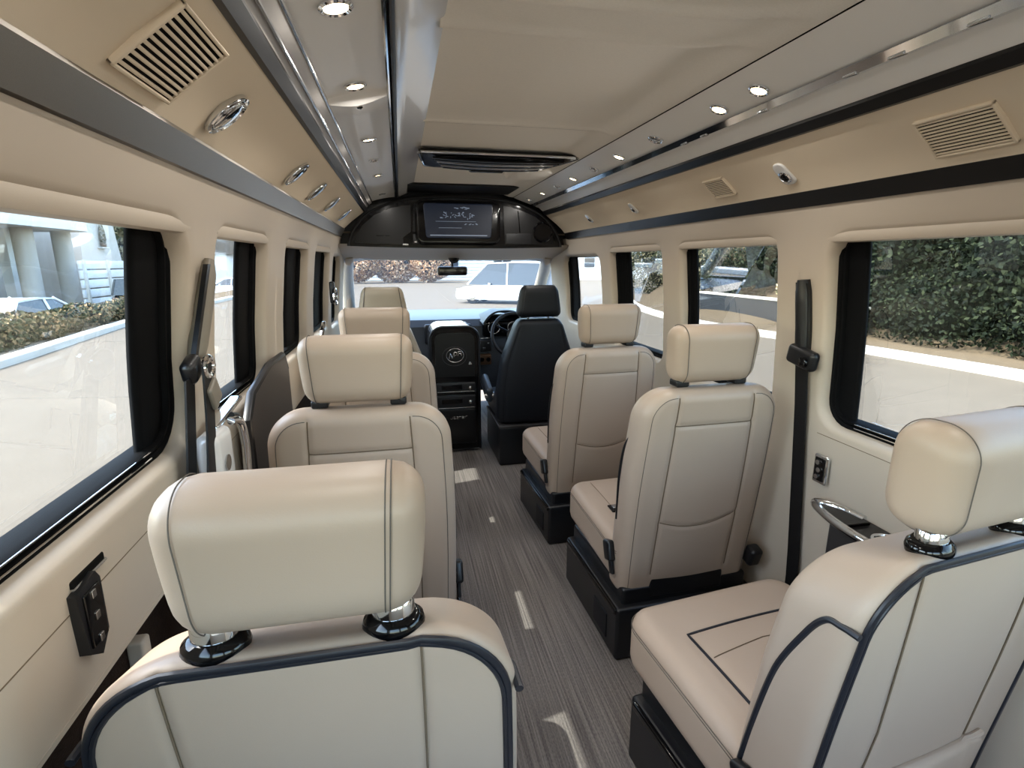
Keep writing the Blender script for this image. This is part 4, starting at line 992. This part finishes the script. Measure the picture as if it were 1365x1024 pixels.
# ------------------------------------------------------------------ plants
def leaves(n, rx, ry, rz, size, seed, lump=.22, flat=0, zmin=-1):
    r_ = np.random.default_rng(seed)
    d = r_.normal(size=(n, 3)); d /= np.linalg.norm(d, axis=1)[:, None]
    d[:, 2] = np.where(d[:, 2] < zmin, -d[:, 2], d[:, 2])
    k = r_.normal(size=(7, 3))*2.2; ph = r_.random(7)*6.28
    b_ = 1+lump*np.sin(d@k.T+ph).mean(1)*1.6
    rad = b_*(1-.28*r_.random(n)**2)
    c = d*rad[:, None]*np.array([rx, ry, rz])
    u = r_.normal(size=(n, 3)); u /= np.linalg.norm(u, axis=1)[:, None]
    v = np.cross(u, d+.6*r_.normal(size=(n, 3))); v /= np.linalg.norm(v, axis=1)[:, None]+1e-9
    sz = size*(.6+.8*r_.random(n))[:, None]
    V = np.stack([c-u*sz, c-v*sz*.55, c+u*sz, c+v*sz*.55], 1).reshape(-1, 3)
    F = np.arange(4*n).reshape(n, 4)
    return V, F
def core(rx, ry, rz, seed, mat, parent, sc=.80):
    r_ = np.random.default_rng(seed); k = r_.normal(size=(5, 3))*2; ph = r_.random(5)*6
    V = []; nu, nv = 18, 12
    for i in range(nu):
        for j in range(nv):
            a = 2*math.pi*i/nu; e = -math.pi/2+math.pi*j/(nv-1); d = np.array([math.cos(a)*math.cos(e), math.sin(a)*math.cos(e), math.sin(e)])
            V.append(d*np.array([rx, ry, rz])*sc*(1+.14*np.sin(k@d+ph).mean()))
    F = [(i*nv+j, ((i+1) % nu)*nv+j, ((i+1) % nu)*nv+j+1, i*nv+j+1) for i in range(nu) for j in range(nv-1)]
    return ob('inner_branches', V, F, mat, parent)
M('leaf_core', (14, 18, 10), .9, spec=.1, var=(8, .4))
def plant(name, label, cat, c, r3, n, size, seed, mat, group=None, trunk=None, lump=.22, cr=True):
    P = empty(name, c); tag(P, label, cat, group)
    V, F = leaves(n, *r3, size, seed, lump)
    me = bpy.data.meshes.new('foliage'); me.from_pydata(V.tolist(), [], F.tolist()); me.materials.append(MATS[mat])
    f = bpy.data.objects.new('foliage', me); COL.objects.link(f); f.parent = P; f['kind'] = 'stuff'
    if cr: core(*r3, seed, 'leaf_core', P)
    if trunk:
        ob('trunk', *tube([(0, 0, -trunk), (.1, .05, -trunk*.5), (0, 0, 0)], [.22, .17, .1], 10), 'bark', P)
    return P
hp = [(-9.55, 12.6), (-9.6, 14.0), (-9.75, 15.5), (-9.9, 17.1), (-10.1, 18.8), (-10.25, 20.6), (-10.4, 22.6), (-10.5, 24.8), (-10.6, 27.2)]
for k, (x, y) in enumerate(hp):
    plant('hedge_bush', f'low bronze green hedge bush on the left kerb, {order[k]} from the rear', 'bush', (x, y, -.30), (.62, .95, .44), 2600, .055, 20+k, 'leaf_hedge', 'low hedge on the left')
for k, (x, y, z, a, b_, c, mt) in enumerate([(15.5, 3.6, 1.9, 3.4, 3.4, 3.4, 'leaf_ivy'), (14.6, 8.3, 1.6, 3.0, 3.2, 3.0, 'leaf_ivy'), (13.9, 12.4, 1.5, 2.6, 3.0, 2.9, 'leaf_ivy'), (14.2, 17.2, 1.8, 2.8, 3.4, 3.3, 'leaf_ivy'), (15.2, 23.0, 2.1, 3.4, 4.2, 3.8, 'leaf_tree'), (18.0, 31.0, 2.4, 4.4, 5.4, 4.2, 'leaf_tree'), (12.6, 7.0, .3, 1.5, 2.6, 1.1, 'leaf_ivy'), (12.9, 2.2, .3, 1.5, 2.6, 1.1, 'leaf_ivy'), (17.6, 6.2, 3.6, 3.2, 3.4, 3.4, 'leaf_ivy'), (17.2, 10.8, 3.4, 3.0, 3.4, 3.2, 'leaf_ivy'), (17.4, 15.4, 3.6, 3.0, 3.6, 3.4, 'leaf_ivy'), (12.5, 10.6, .4, 1.4, 2.4, 1.2, 'leaf_ivy'), (12.6, 17.6, .9, 1.6, 2.4, 1.3, 'leaf_ivy'), (13.2, 21.0, .9, 1.8, 2.6, 1.5, 'leaf_tree')]):
    nm = ['tall dark ivy shrub on the right bank, nearest the rear', 'tall dark ivy shrub on the right bank, second from the rear', 'tall dark ivy shrub on the right bank behind the low grey wall', 'tall dark ivy shrub on the right bank, seen through the second window', 'light green tall shrub seen through the third right window', 'distant light green shrub seen past the third right seat', 'low ivy mound at the foot of the bank, ahead of its twin', 'low ivy mound at the foot of the bank, nearest the rear', 'high ivy shrub on top of the bank, nearest the rear', 'high ivy shrub on top of the bank, middle of three', 'high ivy shrub on top of the bank, farthest ahead of three', 'ivy mound beside the near end of the low grey wall', 'ivy mound behind the far end of the low grey wall', 'light green mound ahead of the low grey wall'][k]
    plant('bank_shrub', nm, 'shrub', (x, y, z), (a, b_, c), 36000 if a > 2 else 12000, .07 if a > 2 else .055, 60+k, mt, 'shrubs on the right bank')
plant('flowering_shrub', 'sunlit cream flowering shrub above the low grey wall on the right', 'shrub', (12.7, 14.4, .75), (1.1, 1.5, .8), 3500, .07, 80, 'leaf_flower')
rw = empty('retaining_wall', (10.95, 15.0, GZ)); tag(rw, 'low dark grey retaining wall at the foot of the right bank', 'wall')
ob('wall_body', *box((.12, 0, .43), (.30, 7.4, .90), .02), 'wall_grey', rw); ob('coping', *box((.12, 0, .90), (.36, 7.5, .07), .015), 'kerb', rw)
plant('tree', 'dusty green tree rising beyond the left tower', 'tree', (-33, 66, 6.5), (7.5, 9, 6.5), 16000, .28, 90, 'leaf_tree', None, 7.5)
plant('tree', 'bare pinkish bush seen through the third left window', 'tree', (-9.2, 44, 1.6), (2.6, 3.2, 2.6), 7000, .13, 91, 'leaf_dry', None, 2.6)
for k, (x, y) in enumerate([(-4.5, 54), (-1.0, 55), (2.6, 54.5)]):
    plant('dry_hedge', ['left', 'middle', 'right'][k]+'most russet shrub ahead on the horizon, seen through the windshield', 'shrub', (x, y, 1.2), (2.2, 1.5, 1.7), 5000, .13, 95+k, 'leaf_dry', 'russet shrubs ahead')

# ------------------------------------------------------------------ buildings
T = empty('portico_building', (-22, 35, -1.2)); tag(T, 'pale stucco building with curved canopy, round columns and tapering tower', 'building')
def slab(x0, x1, y0, y1, z0, z1, r, mat, nm):
    q, _ = rrect(x0, x1, y0, y1, r, 8, 4); return ob(nm, *prism([tuple(v) for v in q], z0, z1, 'XY'), mat, T, True, 30)
cn = slab(-3.5, 3.6, -10, 3.2, 4.35, 4.92, 1.8, 'stucco_white', 'canopy')
for (x, y) in ((2.2, -6.6), (2.2, -1.6), (2.2, 1.75)):
    c_ = ob('column', *lathe([(.50, 0), (.47, .3), (.46, 4.3), (.5, 4.36)], 24, (x, y, 0)), 'stucco', T)
ob('pier', *box((.6, .1, 2.2), (.5, 1.5, 4.4), .02), 'stucco_white', T)
ob('pier', *box((.2, -3.4, 2.2), (.5, 1.0, 4.4), .02), 'stucco', T)
mw = ob('wall', *box((-3.2, -3, 5), (1.0, 17, 10), .02), 'stucco', T)
for k, (y, z, hh) in enumerate([(-7, 2, 2.6), (-4.2, 2, 2.6), (-1.2, 2.0, 3.0), (1.7, 1.9, 2.6), (-7, 6.6, 1.8), (-4.2, 6.6, 1.8), (-1.4, 6.6, 1.8), (1.6, 6.6, 1.8)]):
    w_ = ob('window', *box((-2.68, y, z), (.08, 1.9, hh), .01), 'win_dark', T); ob('mullion', *box((-2.62, y, z), (.06, .08, hh), .01), 'stucco_white', w_)
tw = ob('tower', *prism([(5.2, 0), (11.2, 0), (9.9, 6.5), (9.5, 12), (6.3, 12), (6.0, 6.5)], -3.6, 1.2, 'YZ'), 'stucco', T, True, 20)
ob('tower_foot', *prism([(5.4, 0), (10.6, 0), (10.0, 2.6), (5.8, 2.6)], -3.6, 1.45, 'YZ'), 'stone_dark', T, True, 20)
ob('buttress', *prism([(9.6, 0), (12.0, 0), (11.0, 3.2), (10.1, 9)], -3.2, .8, 'YZ'), 'stucco', T, True, 20)
ob('sill', *box((1.35, 8.05, 3.55), (.35, .9, .10), .02), 'kerb', T)
tp = empty('topiary', (-20.6, 43.05, 2.41)); tag(tp, 'small conical topiary standing on the tower sill', 'plant')
V, F = leaves(900, .24, .24, .95, .05, 5, .1); V = np.array(V); V[:, :2] *= (1.25-.6*(V[:, 2:3]+.95)); V[:, 2] += 1.05
f = ob('foliage', V, F, 'leaf_hedge', tp, False); f['kind'] = 'stuff'
ob('pot', *lathe([(.16, 0), (.20, .22), (.19, .24), (.0, .24)], 16), 'wood', tp)
fb = empty('garage_building', (2, 60, GZ)); tag(fb, 'long pale boarded building seen ahead through the windshield', 'building')
for k in range(9): ob('board', *box((0, 0, .18+k*.36), (30, .3, .33), .03, n=1), 'clad', fb)
ob('plinth', *box((0, .2, 1.6), (30.2, .2, 3.4), .02), 'stucco', fb)
for k, x in enumerate((-11, -5, 3, 9)):
    w_ = ob('window', *box((x, -.18, 1.7), (2.0, .06, 1.1), .01), 'win_dark', fb); ob('mullion', *box((x, -.22, 1.7), (.08, .04, 1.1), .01), 'stucco_white', w_)
ob('roof', *prism([(-15.6, 3.3), (15.6, 3.3), (13, 5.2), (-13, 5.2)], -.6, 6, 'XZ'), 'stone_dark', fb, False)
wb = empty('white_fence', (-17.5, 40, -1.2)); tag(wb, 'white boarded wall with posts behind the parked cars on the left', 'fence')
for k in range(5): ob('rail', *box((0, 0, .35+k*.52), (.12, 13, .44), .02, n=1), 'stucco_white', wb)
for k in range(6): ob('post', *box((.10, -6.2+k*2.48, 1.35), (.16, .18, 2.7), .02, n=1), 'kerb', wb)
hs = empty('white_house', (-14.2, 53, -1.2)); tag(hs, 'bright white low house seen through the second left window', 'building')
ob('wall', *box((0, 0, 1.6), (7, 9, 3.2), .03), 'stucco_white', hs)
ob('roof', *prism([(-3.9, 3.2), (3.9, 3.2), (0, 4.9)], -4.9, 4.9, 'XZ'), 'stone_dark', hs, False)
for k in range(3): ob('window', *box((3.52, -2.8+k*2.8, 1.8), (.08, 1.3, 1.2), .01), 'win_dark', hs)
hr = empty('far_house', (23.5, 62, GZ)); tag(hr, 'pale house with grey windows seen through the right cab door window', 'building')
ob('wall', *box((0, 0, 2.2), (9, 8, 4.4), .03), 'stucco_white', hr)
ob('roof', *prism([(-4.9, 4.4), (4.9, 4.4), (0, 6.6)], -4.4, 4.4, 'XZ'), 'stone_dark', hr, False)
for k in range(3):
    ob('window', *box((-4.52, -2.4+k*2.4, 2.2), (.08, 1.2, 1.5), .01), 'win_dark', hr); ob('window', *box((-2.8+k*2.8, -4.02, 2.2), (1.2, .08, 1.5), .01), 'win_dark', hr)

# ------------------------------------------------------------------ parked cars
def car(name, label, loc, rotz, paint, L_=4.6, W_=1.8, Hh=1.45, van=False):
    C0 = empty(name, loc, (0, 0, R(rotz))); tag(C0, label, 'car', 'parked cars')
    h = L_/2
    low = [(-h, .35), (-h+.05, .72), (-h+.35, .86), (-.3*h, .93), (.35*h, .93), (h-.45, .82), (h-.06, .66), (h, .38), (h-.1, .22), (-h+.1, .22)]
    up = [(-h+.45, .88), (-h+1.05, Hh-.05), (-.15*h, Hh), (.15*h, Hh-.04), (.52*h, .92)] if not van else [(-h+.08, .9), (-h+.22, Hh-.04), (-.2*h, Hh), (.34*h, Hh-.06), (.74*h, .95)]
    def loft(poly, secs):
        n = len(poly); V = []; F = []
        for (x, k, dz) in secs:
            cy = sum(p_[0] for p_ in poly)/n
            for (y, z) in poly: V.append((x, cy+(y-cy)*k, z+dz*0))
        m = len(secs)
        for i in range(m-1):
            for j in range(n): F.append((i*n+j, i*n+(j+1) % n, (i+1)*n+(j+1) % n, (i+1)*n+j))
        F += [tuple(range(n))[::-1], tuple((m-1)*n+j for j in range(n))]; return V, F
    hw = W_/2
    ob('body', *loft(low, [(-hw, .95, 0), (-hw+.08, .995, 0), (-hw*.5, 1, 0), (hw*.5, 1, 0), (hw-.08, .995, 0), (hw, .95, 0)]), paint, C0, True, 35)
    # cabin: side faces lean inward towards the roof
    def cab(poly, grow, top):
        V = []; F = []; n = len(poly)
        for sx in (-1, 1):
            for (y, z) in poly: V.append((sx*(hw-.06+grow-.20*max(0, (z-.9)/(Hh-.9))), y, z+(grow if z > .95 else 0)))
        for j in range(n): F.append((j, (j+1) % n, n+(j+1) % n, n+j))
        F += [tuple(range(n))[::-1], tuple(range(n, 2*n))]; return V, F
    ob('cabin_glass', *cab(up, 0, 0), 'car_glass', C0, True, 30)
    rf = [(y, z) for y, z in up if z > Hh-.1]
    q = np.array(rf); q = np.concatenate([q+np.array([0, .012]), (q-np.array([0, .05]))[::-1]])
    ob('roof', *prism([tuple(v) for v in q], -hw+.20, hw-.20, 'YZ'), paint, C0, True, 35)
    for sx in (-1, 1):
        for seg in (up[:2], up[-2:], [(-.05*h, .93), (-.05*h, Hh-.01)]):
            pts = [(sx*(hw-.05-.20*max(0, (z-.9)/(Hh-.9))), y, z) for y, z in seg]; ob('pillar', *tube(pts, .045, 8), paint, C0)
        for y in (-h*.62, h*.64):
            wv = ob('wheel', *lathe([(0, -.11), (.30, -.11), (.325, -.08), (.325, .08), (.30, .11), (0, .11)], 24, (sx*(hw-.12), y, .325), 'X'), 'tyre', C0)
            ob('hub', *lathe([(0, .0), (.19, .0), (.17, .02*sx), (0, .03*sx)], 18, (sx*(hw-.005), y, .325), 'X'), 'satin_chrome', wv)
        ob('side_mirror', *box((sx*(hw+.07), .28*h, .98), (.16, .10, .12), .03), paint, C0)
        ob('headlamp', *box((sx*(hw-.28), h-.10, .66), (.36, .12, .13), .03), 'chrome', C0); ob('tail_lamp', *box((sx*(hw-.24), -h+.06, .70), (.34, .08, .15), .03), 'wood', C0)
    return C0
car('parked_car', 'white saloon car parked behind the low hedge on the left', (-12.7, 20.6, -1.2), -4, 'car_white')
car('parked_car', 'dark car parked beyond the white saloon, next to the white fence', (-14.6, 33.5, -1.2), 10, 'car_dark', Hh=1.75, van=True)
car('parked_car', 'white van parked ahead on the right, seen through the windshield', (5.0, 26.5, GZ), 62, 'car_white', L_=5.2, W_=1.95, Hh=2.05, van=True)
car('parked_car', 'white car far ahead, seen through the second left window', (-12.4, 43, -1.2), 80, 'car_white')
